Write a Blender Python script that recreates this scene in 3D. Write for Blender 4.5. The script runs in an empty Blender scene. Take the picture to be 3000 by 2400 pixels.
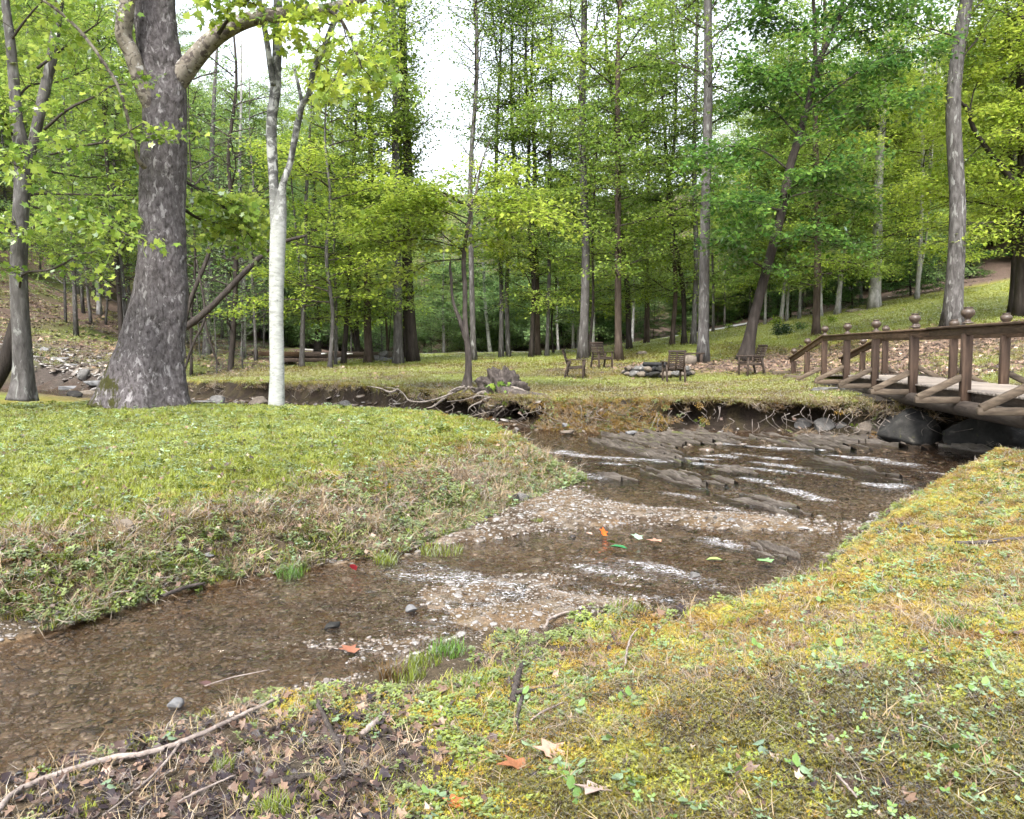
import bpy, math, random
import numpy as np
from mathutils import Vector, Matrix, Euler

# ------------------------------------------------------------------ camera, sky, sun, exposure
scene = bpy.context.scene
CAM_Z = 1.6
PITCH = math.atan(180.0 / 2400.0)
cam_data = bpy.data.cameras.new("camera")
cam_data.sensor_width = 36.0
cam_data.sensor_fit = 'HORIZONTAL'
cam_data.lens = 28.8
cam_data.clip_start = 0.05
cam_data.clip_end = 900.0
cam = bpy.data.objects.new("camera", cam_data)
scene.collection.objects.link(cam)
cam.location = (0, 0, CAM_Z)
cam.rotation_euler = (math.pi / 2 - PITCH, 0, 0)
scene.camera = cam

SUN_EL, SUN_AZ = math.radians(52), math.radians(200)      # azimuth clockwise from +Y (north)
world = bpy.data.worlds.new("World")
scene.world = world
world.use_nodes = True
wn, wl = world.node_tree.nodes, world.node_tree.links
wn.clear()
w_out = wn.new("ShaderNodeOutputWorld")
w_bg = wn.new("ShaderNodeBackground")
w_sky = wn.new("ShaderNodeTexSky")
w_sky.sky_type = 'NISHITA'
w_sky.sun_disc = False
w_sky.sun_elevation = SUN_EL
w_sky.sun_rotation = SUN_AZ
w_sky.air_density = 1.0
w_sky.dust_density = 3.0
w_hsv = wn.new("ShaderNodeHueSaturation")
w_hsv.inputs['Saturation'].default_value = 0.32
w_bg.inputs['Strength'].default_value = 0.15
wl.new(w_sky.outputs[0], w_hsv.inputs['Color'])
wl.new(w_hsv.outputs[0], w_bg.inputs['Color'])
wl.new(w_bg.outputs[0], w_out.inputs['Surface'])

sun_data = bpy.data.lights.new("sun", 'SUN')
sun_data.energy = 1.5
sun_data.angle = math.radians(14)
sun_data.color = (1.0, 0.96, 0.88)
sun = bpy.data.objects.new("sun", sun_data)
scene.collection.objects.link(sun)
_sd = Vector((math.sin(SUN_AZ) * math.cos(SUN_EL), math.cos(SUN_AZ) * math.cos(SUN_EL), math.sin(SUN_EL)))
sun.rotation_euler = _sd.to_track_quat('Z', 'Y').to_euler()
sun.location = _sd * 40

scene.view_settings.view_transform = 'Standard'
scene.view_settings.look = 'None'
scene.view_settings.exposure = 2.0
scene.view_settings.gamma = 1.0
scene.cycles.max_bounces = 6
scene.cycles.diffuse_bounces = 3
scene.cycles.glossy_bounces = 3
scene.cycles.transmission_bounces = 4
scene.cycles.transparent_max_bounces = 8
scene.cycles.caustics_reflective = False
scene.cycles.caustics_refractive = False
scene.cycles.use_denoising = True
scene.cycles.use_adaptive_sampling = True
scene.cycles.adaptive_threshold = 0.03
scene.cycles.sample_clamp_indirect = 6.0

# ------------------------------------------------------------------ helpers
CP, SP = math.cos(PITCH), math.sin(PITCH)
F = 2400.0

def ray(px, py):
    u, v = (px - 1500.0) / F, (1200.0 - py) / F
    return u, CP + v * SP, -SP + v * CP

def at_z(px, py, z):
    a, b, c = ray(px, py)
    t = (z - CAM_Z) / c
    return a * t, b * t

def at_d(px, py, d):
    a, b, c = ray(px, py)
    t = d / b
    return Vector((a * t, d, CAM_Z + c * t))

def px_x(px, d):
    return at_d(px, 1020, d).x

def hash2(ix, iy, seed):
    h = (ix.astype(np.int64) * 374761393 + iy.astype(np.int64) * 668265263 + seed * 1442695041) & 0xFFFFFFFF
    h = ((h ^ (h >> 13)) * 1274126177) & 0xFFFFFFFF
    h = h ^ (h >> 16)
    return (h & 0xFFFF) / 65535.0

def vnoise(x, y, seed=0):
    x = np.asarray(x, float); y = np.asarray(y, float)
    ix, iy = np.floor(x), np.floor(y)
    fx, fy = x - ix, y - iy
    fx = fx * fx * (3 - 2 * fx); fy = fy * fy * (3 - 2 * fy)
    a = hash2(ix, iy, seed); b = hash2(ix + 1, iy, seed)
    c = hash2(ix, iy + 1, seed); d = hash2(ix + 1, iy + 1, seed)
    return (a * (1 - fx) + b * fx) * (1 - fy) + (c * (1 - fx) + d * fx) * fy

def fbm(x, y, scale=1.0, octaves=4, seed=0):
    s, amp, tot = 0.0, 1.0, 0.0
    f = scale
    for o in range(octaves):
        s = s + amp * vnoise(np.asarray(x) * f + 17.3 * o, np.asarray(y) * f - 9.1 * o, seed + o)
        tot += amp; amp *= 0.5; f *= 2.03
    return s / tot            # 0..1

def sstep(a, b, x):
    t = np.clip((np.asarray(x, float) - a) / (b - a), 0, 1)
    return t * t * (3 - 2 * t)

COL = scene.collection

def link(o, parent=None):
    COL.objects.link(o)
    if parent is not None:
        o.parent = parent
    return o

def tag(o, label=None, cat=None, group=None, kind=None):
    if label: o['label'] = label
    if cat: o['category'] = cat
    if group: o['group'] = group
    if kind: o['kind'] = kind
    return o

def empty(name, loc=(0, 0, 0), rot=(0, 0, 0)):
    o = bpy.data.objects.new(name, None)
    o.empty_display_size = 0.2
    link(o)
    o.location = loc
    o.rotation_euler = rot
    return o

def np_mesh(name, V, Fq, mat=None, smooth=True, attrs=None):
    """V (N,3); Fq (M,k) int array or list of such arrays"""
    me = bpy.data.meshes.new(name)
    V = np.asarray(V, np.float32)
    if not isinstance(Fq, list): Fq = [Fq]
    Fq = [np.asarray(f, np.int32) for f in Fq if len(f)]
    nl = sum(f.size for f in Fq); nf = sum(len(f) for f in Fq)
    me.vertices.add(len(V)); me.vertices.foreach_set('co', V.ravel())
    if nf:
        me.loops.add(nl); me.polygons.add(nf)
        me.loops.foreach_set('vertex_index', np.concatenate([f.ravel() for f in Fq]))
        starts, base = [], 0
        for f in Fq:
            starts.append(base + np.arange(len(f)) * f.shape[1]); base += f.size
        me.polygons.foreach_set('loop_start', np.concatenate(starts).astype(np.int32))
    if attrs:
        for k, (typ, data) in attrs.items():
            a = me.attributes.new(k, typ, 'POINT')
            if typ == 'FLOAT': a.data.foreach_set('value', np.asarray(data, np.float32).ravel())
            elif typ == 'FLOAT_VECTOR': a.data.foreach_set('vector', np.asarray(data, np.float32).ravel())
            elif typ == 'FLOAT_COLOR': a.data.foreach_set('color', np.asarray(data, np.float32).ravel())
    me.update(calc_edges=True)
    me.validate(clean_customdata=False)
    if nf and smooth:
        me.polygons.foreach_set('use_smooth', np.ones(len(me.polygons), bool))
    if mat: me.materials.append(mat)
    return me

class MB:
    """collects quads/tris of one part"""
    def __init__(self):
        self.v = []; self.q = []; self.t = []; self.n = 0
    def add(self, V, Q=None, T=None):
        V = np.asarray(V, float)
        self.v.append(V)
        if Q is not None and len(Q): self.q.append(np.asarray(Q, int) + self.n)
        if T is not None and len(T): self.t.append(np.asarray(T, int) + self.n)
        self.n += len(V)
        return self
    def mesh(self, name, mat=None, smooth=False):
        fs = []
        if self.q: fs.append(np.concatenate(self.q))
        if self.t: fs.append(np.concatenate(self.t))
        return np_mesh(name, np.concatenate(self.v), fs, mat, smooth)
    def build(self, name, mat, parent=None, smooth=False):
        o = bpy.data.objects.new(name, self.mesh(name, mat, smooth))
        return link(o, parent)
    # shapes
    def box(self, c, size, rot=None, bevel=0.0):
        sx, sy, sz = [s * 0.5 for s in size]
        b = min(bevel, sx * .9, sy * .9, sz * .9)
        if b > 0:
            P = []
            for ax in range(3):
                for s in (-1, 1):
                    for u in (-1, 1):
                        for w in (-1, 1):
                            e = [sx, sy, sz]
                            p = [0, 0, 0]
                            o1, o2 = [(1, 2), (0, 2), (0, 1)][ax]
                            p[ax] = s * e[ax]; p[o1] = u * (e[o1] - b); p[o2] = w * (e[o2] - b)
                            P.append(p)
            P = np.array(P, float)
            def idx(ax, s, u, w): return ax * 8 + (s > 0) * 4 + (u > 0) * 2 + (w > 0)
            Q, T = [], []
            for ax in range(3):
                for s in (-1, 1):
                    f = [idx(ax, s, -1, -1), idx(ax, s, 1, -1), idx(ax, s, 1, 1), idx(ax, s, -1, 1)]
                    if (s > 0) == (ax == 1): f = f[::-1]
                    Q.append(f)
            for s in (-1, 1):
                for u in (-1, 1):
                    # edges along z between x-face(s,u) and y-face(u,s)
                    f = [idx(0, s, u, -1), idx(0, s, u, 1), idx(1, u, s, 1), idx(1, u, s, -1)]
                    if s * u < 0: f = f[::-1]
                    Q.append(f[::-1])
                    f = [idx(0, s, -1, u), idx(0, s, 1, u), idx(2, u, s, 1), idx(2, u, s, -1)]
                    if s * u > 0: f = f[::-1]
                    Q.append(f[::-1])
                    f = [idx(1, s, -1, u), idx(1, s, 1, u), idx(2, u, 1, s), idx(2, u, -1, s)]
                    if s * u < 0: f = f[::-1]
                    Q.append(f[::-1])
                    for w in (-1, 1):
                        f = [idx(0, s, u, w), idx(1, u, s, w), idx(2, w, s, u)]
                        if s * u * w < 0: f = f[::-1]
                        T.append(f)
        else:
            P = np.array([[x, y, z] for x in (-sx, sx) for y in (-sy, sy) for z in (-sz, sz)])
            Q = [[0, 1, 3, 2], [4, 6, 7, 5], [0, 4, 5, 1], [2, 3, 7, 6], [0, 2, 6, 4], [1, 5, 7, 3]]
            T = None
        if rot is not None:
            M = np.array(rot.to_3x3() if hasattr(rot, 'to_3x3') else rot)
            P = P @ M.T
        return self.add(P + np.array(c, float), Q, T)
    def beam(self, a, b, w, h, up=(0, 0, 1), bevel=0.006):
        a, b = Vector(a), Vector(b)
        d = (b - a); L = d.length; d.normalize()
        u = Vector(up); s = d.cross(u)
        if s.length < 1e-4: s = d.cross(Vector((0, 1, 0)))
        s.normalize(); u = s.cross(d)
        M = Matrix((d, s, u)).transposed()
        return self.box((a + b) / 2, (L, w, h), M, bevel)
    def tube(self, pts, radii, n=8, jit=0.0, rng=None, cap=True):
        V, Q, T = tube_np(pts, radii, n, jit, rng, cap)
        return self.add(V, Q, T)

def tube_np(pts, radii, n=8, jit=0.0, rng=None, cap=True):
    P = np.asarray(pts, float); m = len(P)
    R = np.broadcast_to(np.asarray(radii, float), (m,))
    D = np.gradient(P, axis=0)
    D /= np.linalg.norm(D, axis=1)[:, None] + 1e-9
    ref = np.array([0.31, 0.87, 0.11]) if abs(D[0, 2]) > .7 else np.array([0, 0, 1.0])
    s = np.cross(D, ref); s /= np.linalg.norm(s, axis=1)[:, None] + 1e-9
    u = np.cross(s, D)
    a = np.linspace(0, 2 * np.pi, n, endpoint=False)
    rr = R[:, None] * np.ones((m, n))
    if jit and rng is not None: rr = rr * (1 + jit * (rng.random((m, n)) - .5) * 2)
    V = P[:, None, :] + rr[:, :, None] * (np.cos(a)[None, :, None] * s[:, None, :] + np.sin(a)[None, :, None] * u[:, None, :])
    V = V.reshape(-1, 3)
    i = np.arange(m - 1)[:, None] * n; j = np.arange(n)[None, :]; k = (j + 1) % n
    Q = np.stack([i + j, i + k, i + n + k, i + n + j], -1).reshape(-1, 4)
    T = np.zeros((0, 3), int)
    if cap:
        V = np.concatenate([V, P[:1], P[-1:]])
        c0, c1 = m * n, m * n + 1
        jj = np.arange(n); kk = (jj + 1) % n
        T = np.concatenate([np.stack([kk, jj, np.full(n, c0)], 1),
                            np.stack([(m - 1) * n + jj, (m - 1) * n + kk, np.full(n, c1)], 1)])
    return V, Q, T

def spline(pts, n):
    """Catmull-Rom resample of control points (k,d) to n samples"""
    P = np.asarray(pts, float)
    if len(P) == 2:
        t = np.linspace(0, 1, n)[:, None]
        return P[0] * (1 - t) + P[1] * t
    E = np.concatenate([[2 * P[0] - P[1]], P, [2 * P[-1] - P[-2]]])
    out = []
    ts = np.linspace(0, len(P) - 1, n)
    for t in ts:
        i = min(int(t), len(P) - 2); f = t - i
        a, b, c, d = E[i], E[i + 1], E[i + 2], E[i + 3]
        out.append(.5 * ((2 * b) + (-a + c) * f + (2 * a - 5 * b + 4 * c - d) * f * f + (-a + 3 * b - 3 * c + d) * f ** 3))
    return np.array(out)

# ------------------------------------------------------------------ materials
def new_mat(name):
    m = bpy.data.materials.new(name); m.use_nodes = True
    nt = m.node_tree; nt.nodes.clear()
    out = nt.nodes.new("ShaderNodeOutputMaterial")
    return m, nt.nodes, nt.links, out

def ramp(nodes, stops, interp='LINEAR'):
    r = nodes.new("ShaderNodeValToRGB")
    r.color_ramp.interpolation = interp
    el = r.color_ramp.elements
    while len(el) < len(stops): el.new(0.5)
    for e, (p, c) in zip(el, stops):
        e.position = p; e.color = (*c, 1)
    return r

def noise_node(nodes, links, scale, detail=4, rough=0.6, vec=None, dist=0.0):
    n = nodes.new("ShaderNodeTexNoise")
    n.inputs['Scale'].default_value = scale
    n.inputs['Detail'].default_value = detail
    n.inputs['Roughness'].default_value = rough
    n.inputs['Distortion'].default_value = dist
    if vec is not None: links.new(vec, n.inputs['Vector'])
    return n

def coord(nodes, links, scale=(1, 1, 1), which='Object'):
    tc = nodes.new("ShaderNodeTexCoord")
    mp = nodes.new("ShaderNodeMapping")
    mp.inputs['Scale'].default_value = scale
    links.new(tc.outputs[which], mp.inputs['Vector'])
    return mp.outputs[0]

def leaf_mat(name, stops, trans=0.5, rough=0.5, instancer=False, gloss=0.1):
    m, N, L, out = new_mat(name)
    at = N.new("ShaderNodeAttribute"); at.attribute_name = 'tint'
    if instancer: at.attribute_type = 'INSTANCER'
    oi = N.new("ShaderNodeObjectInfo")
    ad = N.new("ShaderNodeMath"); ad.operation = 'MULTIPLY_ADD'
    ad.inputs[1].default_value = 0.22; ad.inputs[2].default_value = -0.11
    L.new(oi.outputs['Random'], ad.inputs[0])
    sm = N.new("ShaderNodeMath"); sm.operation = 'ADD'; sm.use_clamp = True
    L.new(at.outputs['Fac'], sm.inputs[0])
    if instancer: sm.inputs[1].default_value = 0.0
    else: L.new(ad.outputs[0], sm.inputs[1])
    r = ramp(N, stops)
    L.new(sm.outputs[0], r.inputs[0])
    df = N.new("ShaderNodeBsdfDiffuse"); tr = N.new("ShaderNodeBsdfTranslucent")
    gl = N.new("ShaderNodeBsdfGlossy"); gl.inputs['Roughness'].default_value = rough
    gl.inputs['Color'].default_value = (.9, .95, 1, 1)
    hs = N.new("ShaderNodeHueSaturation"); hs.inputs['Hue'].default_value = 0.495
    hs.inputs['Saturation'].default_value = 1.0; hs.inputs['Value'].default_value = 1.35
    L.new(r.outputs[0], df.inputs[0]); L.new(r.outputs[0], hs.inputs['Color']); L.new(hs.outputs[0], tr.inputs[0])
    mx = N.new("ShaderNodeMixShader"); mx.inputs[0].default_value = trans
    L.new(df.outputs[0], mx.inputs[1]); L.new(tr.outputs[0], mx.inputs[2])
    fr = N.new("ShaderNodeFresnel"); fr.inputs[0].default_value = 1.35
    mu = N.new("ShaderNodeMath"); mu.operation = 'MULTIPLY'; mu.inputs[1].default_value = gloss * 2
    L.new(fr.outputs[0], mu.inputs[0])
    m2 = N.new("ShaderNodeMixShader"); L.new(mu.outputs[0], m2.inputs[0])
    L.new(mx.outputs[0], m2.inputs[1]); L.new(gl.outputs[0], m2.inputs[2])
    L.new(m2.outputs[0], out.inputs['Surface'])
    return m

def rough_mat(name, stops, scale=8, stretch=(1, 1, 1), detail=6, rough=0.85, bump=0.3, bscale=None,
              spots=None, moss=None, attr=None, spec=0.25, bdist=0.02):
    """noise-ramped rough surface with bump; spots=(scale,thresh,color); moss=(scale,thresh,color)"""
    m, N, L, out = new_mat(name)
    v = coord(N, L, stretch)
    n1 = noise_node(N, L, scale, detail, 0.65, v, 0.4)
    r = ramp(N, stops); L.new(n1.outputs['Fac'], r.inputs[0])
    col = r.outputs[0]
    for sp in (spots, moss):
        if sp:
            n2 = noise_node(N, L, sp[0], 5, 0.6, v, 0.6)
            th = ramp(N, [(sp[1], (0, 0, 0)), (min(sp[1] + .06, 1), (1, 1, 1))])
            L.new(n2.outputs['Fac'], th.inputs[0])
            mx = N.new("ShaderNodeMixRGB"); L.new(th.outputs[0], mx.inputs[0])
            L.new(col, mx.inputs[1]); mx.inputs[2].default_value = (*sp[2], 1)
            col = mx.outputs[0]
    if attr:
        at = N.new("ShaderNodeAttribute"); at.attribute_name = attr[0]
        n3 = noise_node(N, L, attr[2], 5, 0.7, v)
        mu = N.new("ShaderNodeMath"); mu.operation = 'MULTIPLY_ADD'
        L.new(n3.outputs['Fac'], mu.inputs[0]); mu.inputs[1].default_value = 1.6; mu.inputs[2].default_value = -0.8
        ad = N.new("ShaderNodeMath"); ad.operation = 'ADD'; L.new(at.outputs['Fac'], ad.inputs[0]); L.new(mu.outputs[0], ad.inputs[1])
        th = ramp(N, [(0.45, (0, 0, 0)), (0.55, (1, 1, 1))]); L.new(ad.outputs[0], th.inputs[0])
        n4 = noise_node(N, L, attr[2] * 4, 4, 0.7, v)
        mr = ramp(N, [(0.3, tuple(c * .5 for c in attr[1])), (0.7, attr[1])]); L.new(n4.outputs['Fac'], mr.inputs[0])
        mx = N.new("ShaderNodeMixRGB"); L.new(th.outputs[0], mx.inputs[0])
        L.new(col, mx.inputs[1]); L.new(mr.outputs[0], mx.inputs[2])
        col = mx.outputs[0]
    b = N.new("ShaderNodeBsdfPrincipled")
    b.inputs['Roughness'].default_value = rough
    b.inputs['Specular IOR Level'].default_value = spec
    L.new(col, b.inputs['Base Color'])
    nb = noise_node(N, L, bscale or scale * 2.5, 6, 0.7, v, 0.3)
    bp = N.new("ShaderNodeBump"); bp.inputs['Strength'].default_value = bump; bp.inputs['Distance'].default_value = bdist
    L.new(nb.outputs['Fac'], bp.inputs['Height']); L.new(bp.outputs[0], b.inputs['Normal'])
    L.new(b.outputs[0], out.inputs['Surface'])
    return m

M = {}
M['bark_grey'] = rough_mat('bark_grey', [(.25, (0.0210, 0.0180, 0.0168)), (.5, (0.0780, 0.0720, 0.0690)), (.75, (0.1560, 0.1500, 0.1440))], 9, (1, 1, .3), bump=.7, spots=(7, .58, (.2, .2, .19)), bdist=.03)
M['bark_dark'] = rough_mat('bark_dark', [(.25, (0.0105, 0.0083, 0.0075)), (.55, (0.0375, 0.0300, 0.0255)), (.8, (0.0825, 0.0713, 0.0638))], 8, (1, 1, .18), bump=.9, bdist=.04)
M['bark_brown'] = rough_mat('bark_brown', [(.25, (0.0225, 0.0150, 0.0112)), (.55, (0.0713, 0.0525, 0.0413)), (.8, (0.1275, 0.1013, 0.0825))], 9, (1, 1, .2), bump=.8, bdist=.03)
M['bark_pale'] = rough_mat('bark_pale', [(.25, (0.1120, 0.1080, 0.1040)), (.5, (0.2720, 0.2640, 0.2600)), (.75, (0.4160, 0.4080, 0.4000))], 6, (1, 1, .5), bump=.4, spots=(3, .6, (.12, .115, .11)))
M['bark_white'] = rough_mat('bark_white', [(.25, (.13, .13, .12)), (.45, (.27, .28, .26)), (.75, (.4, .41, .39))], 9, (.6, .6, 1.6), bump=.6, spots=(5, .57, (.1, .1, .095)), bdist=.012)
M['bark_birchtop'] = rough_mat('bark_birchtop', [(.25, (.05, .05, .048)), (.5, (.15, .15, .145)), (.75, (.27, .27, .26))], 7, (1, 1, .9), bump=.6, spots=(4, .52, (.3, .3, .29)))
M['bark_sycamore'] = rough_mat('bark_sycamore', [(.3, (0.0170, 0.0136, 0.0145)), (.43, (0.0723, 0.0629, 0.0646)), (.58, (0.1275, 0.1148, 0.1190)), (.78, (0.2125, 0.1997, 0.2040))], 15, (1, 1, .5), bump=1.0,
                               spots=(9, .575, (.27, .255, .26)), attr=('moss', (.055, .055, .012), 5), bdist=.05)
M['bark_limb'] = rough_mat('bark_limb', [(.3, (.1, .085, .07)), (.5, (.2, .175, .145)), (.75, (.3, .27, .235))], 6, (1, 1, 1), bump=.5, spots=(7, .52, (.075, .06, .055)), moss=(9, .6, (.36, .35, .34)))
def birch_mat():
    m, N, L, out = new_mat('bark_birch')
    v = coord(N, L, (.6, .6, 1.5)); v2 = coord(N, L, (1, 1, 1))
    na = noise_node(N, L, 10, 6, .65, v, .5); nb = noise_node(N, L, 5, 5, .65, v2, .6); nc = noise_node(N, L, 14, 5, .7, v, .8)
    ra = ramp(N, [(.25, (.14, .14, .13)), (.45, (.28, .29, .27)), (.75, (.42, .43, .41))]); L.new(na.outputs['Fac'], ra.inputs[0])
    rb_ = ramp(N, [(.38, (.045, .045, .043)), (.5, (.11, .11, .105)), (.56, (.27, .275, .265)), (.75, (.33, .335, .325))]); L.new(nb.outputs['Fac'], rb_.inputs[0])
    sx = N.new("ShaderNodeSeparateXYZ"); L.new(v2, sx.inputs[0])
    mr = N.new("ShaderNodeMapRange"); mr.inputs[1].default_value = 2.6; mr.inputs[2].default_value = 5.4; L.new(sx.outputs[2], mr.inputs[0])
    ad = N.new("ShaderNodeMath"); ad.operation = 'MULTIPLY_ADD'; ad.inputs[1].default_value = 1.2; L.new(nb.outputs['Fac'], ad.inputs[0]); L.new(mr.outputs[0], ad.inputs[2])
    th = ramp(N, [(.98, (0, 0, 0)), (1.0, (1, 1, 1))]); 
    m2 = N.new("ShaderNodeMapRange"); m2.inputs[1].default_value = .85; m2.inputs[2].default_value = 1.25; L.new(ad.outputs[0], m2.inputs[0]); N.remove(th)
    mx = N.new("ShaderNodeMixRGB"); L.new(m2.outputs[0], mx.inputs[0]); L.new(ra.outputs[0], mx.inputs[1]); L.new(rb_.outputs[0], mx.inputs[2])
    tc_ = ramp(N, [(.62, (1, 1, 1)), (.68, (.3, .3, .3))]); L.new(nc.outputs['Fac'], tc_.inputs[0])
    m3 = N.new("ShaderNodeMixRGB"); m3.blend_type = 'MULTIPLY'; m3.inputs[0].default_value = 1; L.new(mx.outputs[0], m3.inputs[1]); L.new(tc_.outputs[0], m3.inputs[2])
    b = N.new("ShaderNodeBsdfPrincipled"); b.inputs['Roughness'].default_value = .85; b.inputs['Specular IOR Level'].default_value = .2
    L.new(m3.outputs[0], b.inputs['Base Color'])
    bp = N.new("ShaderNodeBump"); bp.inputs['Strength'].default_value = .6; bp.inputs['Distance'].default_value = .015
    L.new(nc.outputs['Fac'], bp.inputs['Height']); L.new(bp.outputs[0], b.inputs['Normal']); L.new(b.outputs[0], out.inputs['Surface'])
    return m
M['bark_birch'] = birch_mat()
M['dead_wood'] = rough_mat('dead_wood', [(.3, (.02, .016, .014)), (.55, (.07, .058, .052)), (.8, (.18, .155, .14))], 10, (1, 1, .3), bump=.9)
M['root'] = rough_mat('root', [(.3, (.07, .058, .05)), (.55, (.19, .165, .145)), (.8, (.36, .32, .29))], 14, bump=.6)
M['twig'] = rough_mat('twig', [(.3, (.02, .016, .014)), (.7, (.075, .062, .055))], 14, bump=.3)
M['stick'] = rough_mat('stick', [(.3, (.12, .095, .085)), (.55, (.27, .225, .2)), (.8, (.42, .37, .34))], 16, (1, 1, 1), bump=.5)

G_MID = [(0, (.055, .11, .02)), (.4, (.125, .21, .034)), (.75, (.22, .32, .05)), (1, (.34, .42, .08))]
G_YEL = [(0, (.1, .16, .02)), (.4, (.19, .28, .032)), (.75, (.31, .4, .048)), (1, (.42, .49, .08))]
G_DRK = [(0, (.03, .085, .018)), (.4, (.065, .155, .028)), (.75, (.12, .23, .034)), (1, (.2, .31, .05))]
G_COOL = [(0, (.07, .14, .05)), (.5, (.15, .25, .085)), (1, (.27, .37, .13))]
M['leaf_mid'] = leaf_mat('leaf_mid', G_MID)
M['leaf_yellow'] = leaf_mat('leaf_yellow', G_YEL)
M['leaf_dark'] = leaf_mat('leaf_dark', G_DRK)
M['leaf_cool'] = leaf_mat('leaf_cool', G_COOL)
M['needle'] = leaf_mat('needle', [(0, (.02, .045, .018)), (1, (.06, .1, .04))], .2)
# ------------------------------------------------------------------ terrain
ZW = -0.10
def zp(px, py, z):
    x, y = at_z(px, py, z); return (x, y, z)
def dp(px, py, d):
    v = at_d(px, py, d); return (v.x, v.y, v.z)

CTRL = []
for p in [  # near bank
        (3000, 2400, .30), (3000, 1900, .32), (3000, 1600, .30), (2850, 1420, .24), (2600, 1560, .10), (2500, 1640, .08), (2750, 1700, .27),
        (2400, 1900, .22), (2000, 1880, .0), (1750, 2080, .0), (2050, 2150, .17), (2400, 2250, .28), (1900, 2400, .14),
        (1500, 2400, .02), (1000, 2400, -.02), (800, 2200, -.05), (400, 2400, -.03), (0, 2400, -.04), (1250, 2020, -.04), (1500, 1950, -.03),
        # left bank
        (0, 1640, .24), (0, 1500, .30), (0, 1300, .34), (350, 1570, .27), (700, 1490, .29), (1000, 1420, .30), (1200, 1370, .30),
        (1400, 1310, .27), (1470, 1325, .22), (1560, 1400, .0), (1450, 1440, .06), (1500, 1460, -.03), (1300, 1480, .04), (1150, 1560, -.02),
        (1000, 1235, .36), (700, 1215, .37), (450, 1195, .35), (150, 1190, .32), (60, 1175, .3),
        # far lawn lip
        (560, 1112, .5), (900, 1128, .5), (1200, 1140, .5), (1400, 1155, .5), (1700, 1190, .5), (2000, 1200, .5), (2250, 1205, .5), (2450, 1190, .52),
        (1700, 1107, .62), (1975, 1107, .62)]:
    CTRL.append(zp(*p))
for p in [(1167, 1068, 40), (1210, 1056, 42), (1370, 1125, 24), (1470, 1050, 46), (1708, 1052, 38), (1812, 1056, 36), (2060, 1062, 31.5), (1800, 1085, 29),
          (2200, 1094, 27), (1300, 1036, 60), (1500, 1034, 60), (1740, 1026, 60), (1000, 1062, 42), (880, 1074, 38), (650, 1090, 33),
          (2180, 1052, 30), (2390, 985, 38), (2290, 978, 42), (2700, 1030, 28), (2950, 1035, 24), (2550, 1072, 27), (2480, 1090, 25), (2790, 966, 31),
          (3000, 850, 46), (3300, 780, 46), (2560, 908, 48), (2690, 882, 48), (2300, 945, 50), (2100, 973, 55), (1900, 1000, 58), (2990, 925, 35), (3200, 1000, 22), (3400, 1150, 14),
          (3000, 790, 62), (2600, 850, 65), (2100, 940, 75), (1500, 1015, 80), (1000, 1005, 78), (600, 960, 68), (300, 880, 62), (0, 760, 62),
          (100, 1100, 34), (250, 1060, 37), (330, 1000, 43), (100, 965, 43), (0, 860, 47), (450, 1030, 46), (620, 1035, 52), (800, 1030, 58), (-200, 800, 45), (-300, 1060, 32)]:
    CTRL.append(dp(*p))
CTRL += [(0, -4, .1), (6, -4, .45), (-6, -4, .0), (12, 3, .7), (-11, 3, .2), (-12, 9, .35), (-16, 18, .3), (13, 10, .7), (25, 5, 1.5), (-30, 8, 1.5), (22, 18, 1.6),
         (-60, 20, 12), (-90, 80, 42), (60, 15, 7), (100, 80, 30), (0, 130, 16), (-60, 130, 38), (60, 130, 30), (0, 220, 40), (-150, 150, 60), (150, 150, 50), (-150, 10, 30), (150, 10, 20)]
CTRL = np.array(CTRL, float)

def tps_fit(P, z, reg=0.02):
    n = len(P)
    r2 = ((P[:, None] - P[None]) ** 2).sum(-1)
    K = 0.5 * r2 * np.log(r2 + 1e-12)
    K[np.arange(n), np.arange(n)] = reg
    A = np.zeros((n + 3, n + 3)); A[:n, :n] = K
    A[:n, n] = 1; A[:n, n + 1:] = P; A[n, :n] = 1; A[n + 1:, :n] = P.T
    return np.linalg.solve(A, np.concatenate([z, np.zeros(3)]))
_WARP = lambda x, y: np.stack([np.asarray(x, float), np.asarray(y, float)], -1)
_TW = tps_fit(_WARP(CTRL[:, 0], CTRL[:, 1]), CTRL[:, 2], 0.3)

def H(x, y):
    Q = _WARP(x, y).reshape(-1, 2)
    P = CTRL[:, :2]
    out = np.empty(len(Q))
    for i in range(0, len(Q), 20000):
        q = Q[i:i + 20000]
        r2 = ((q[:, None] - P[None]) ** 2).sum(-1)
        out[i:i + 20000] = (0.5 * r2 * np.log(r2 + 1e-12)) @ _TW[:len(P)] + _TW[len(P)] + q @ _TW[len(P) + 1:]
    return out.reshape(np.shape(x))

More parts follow.
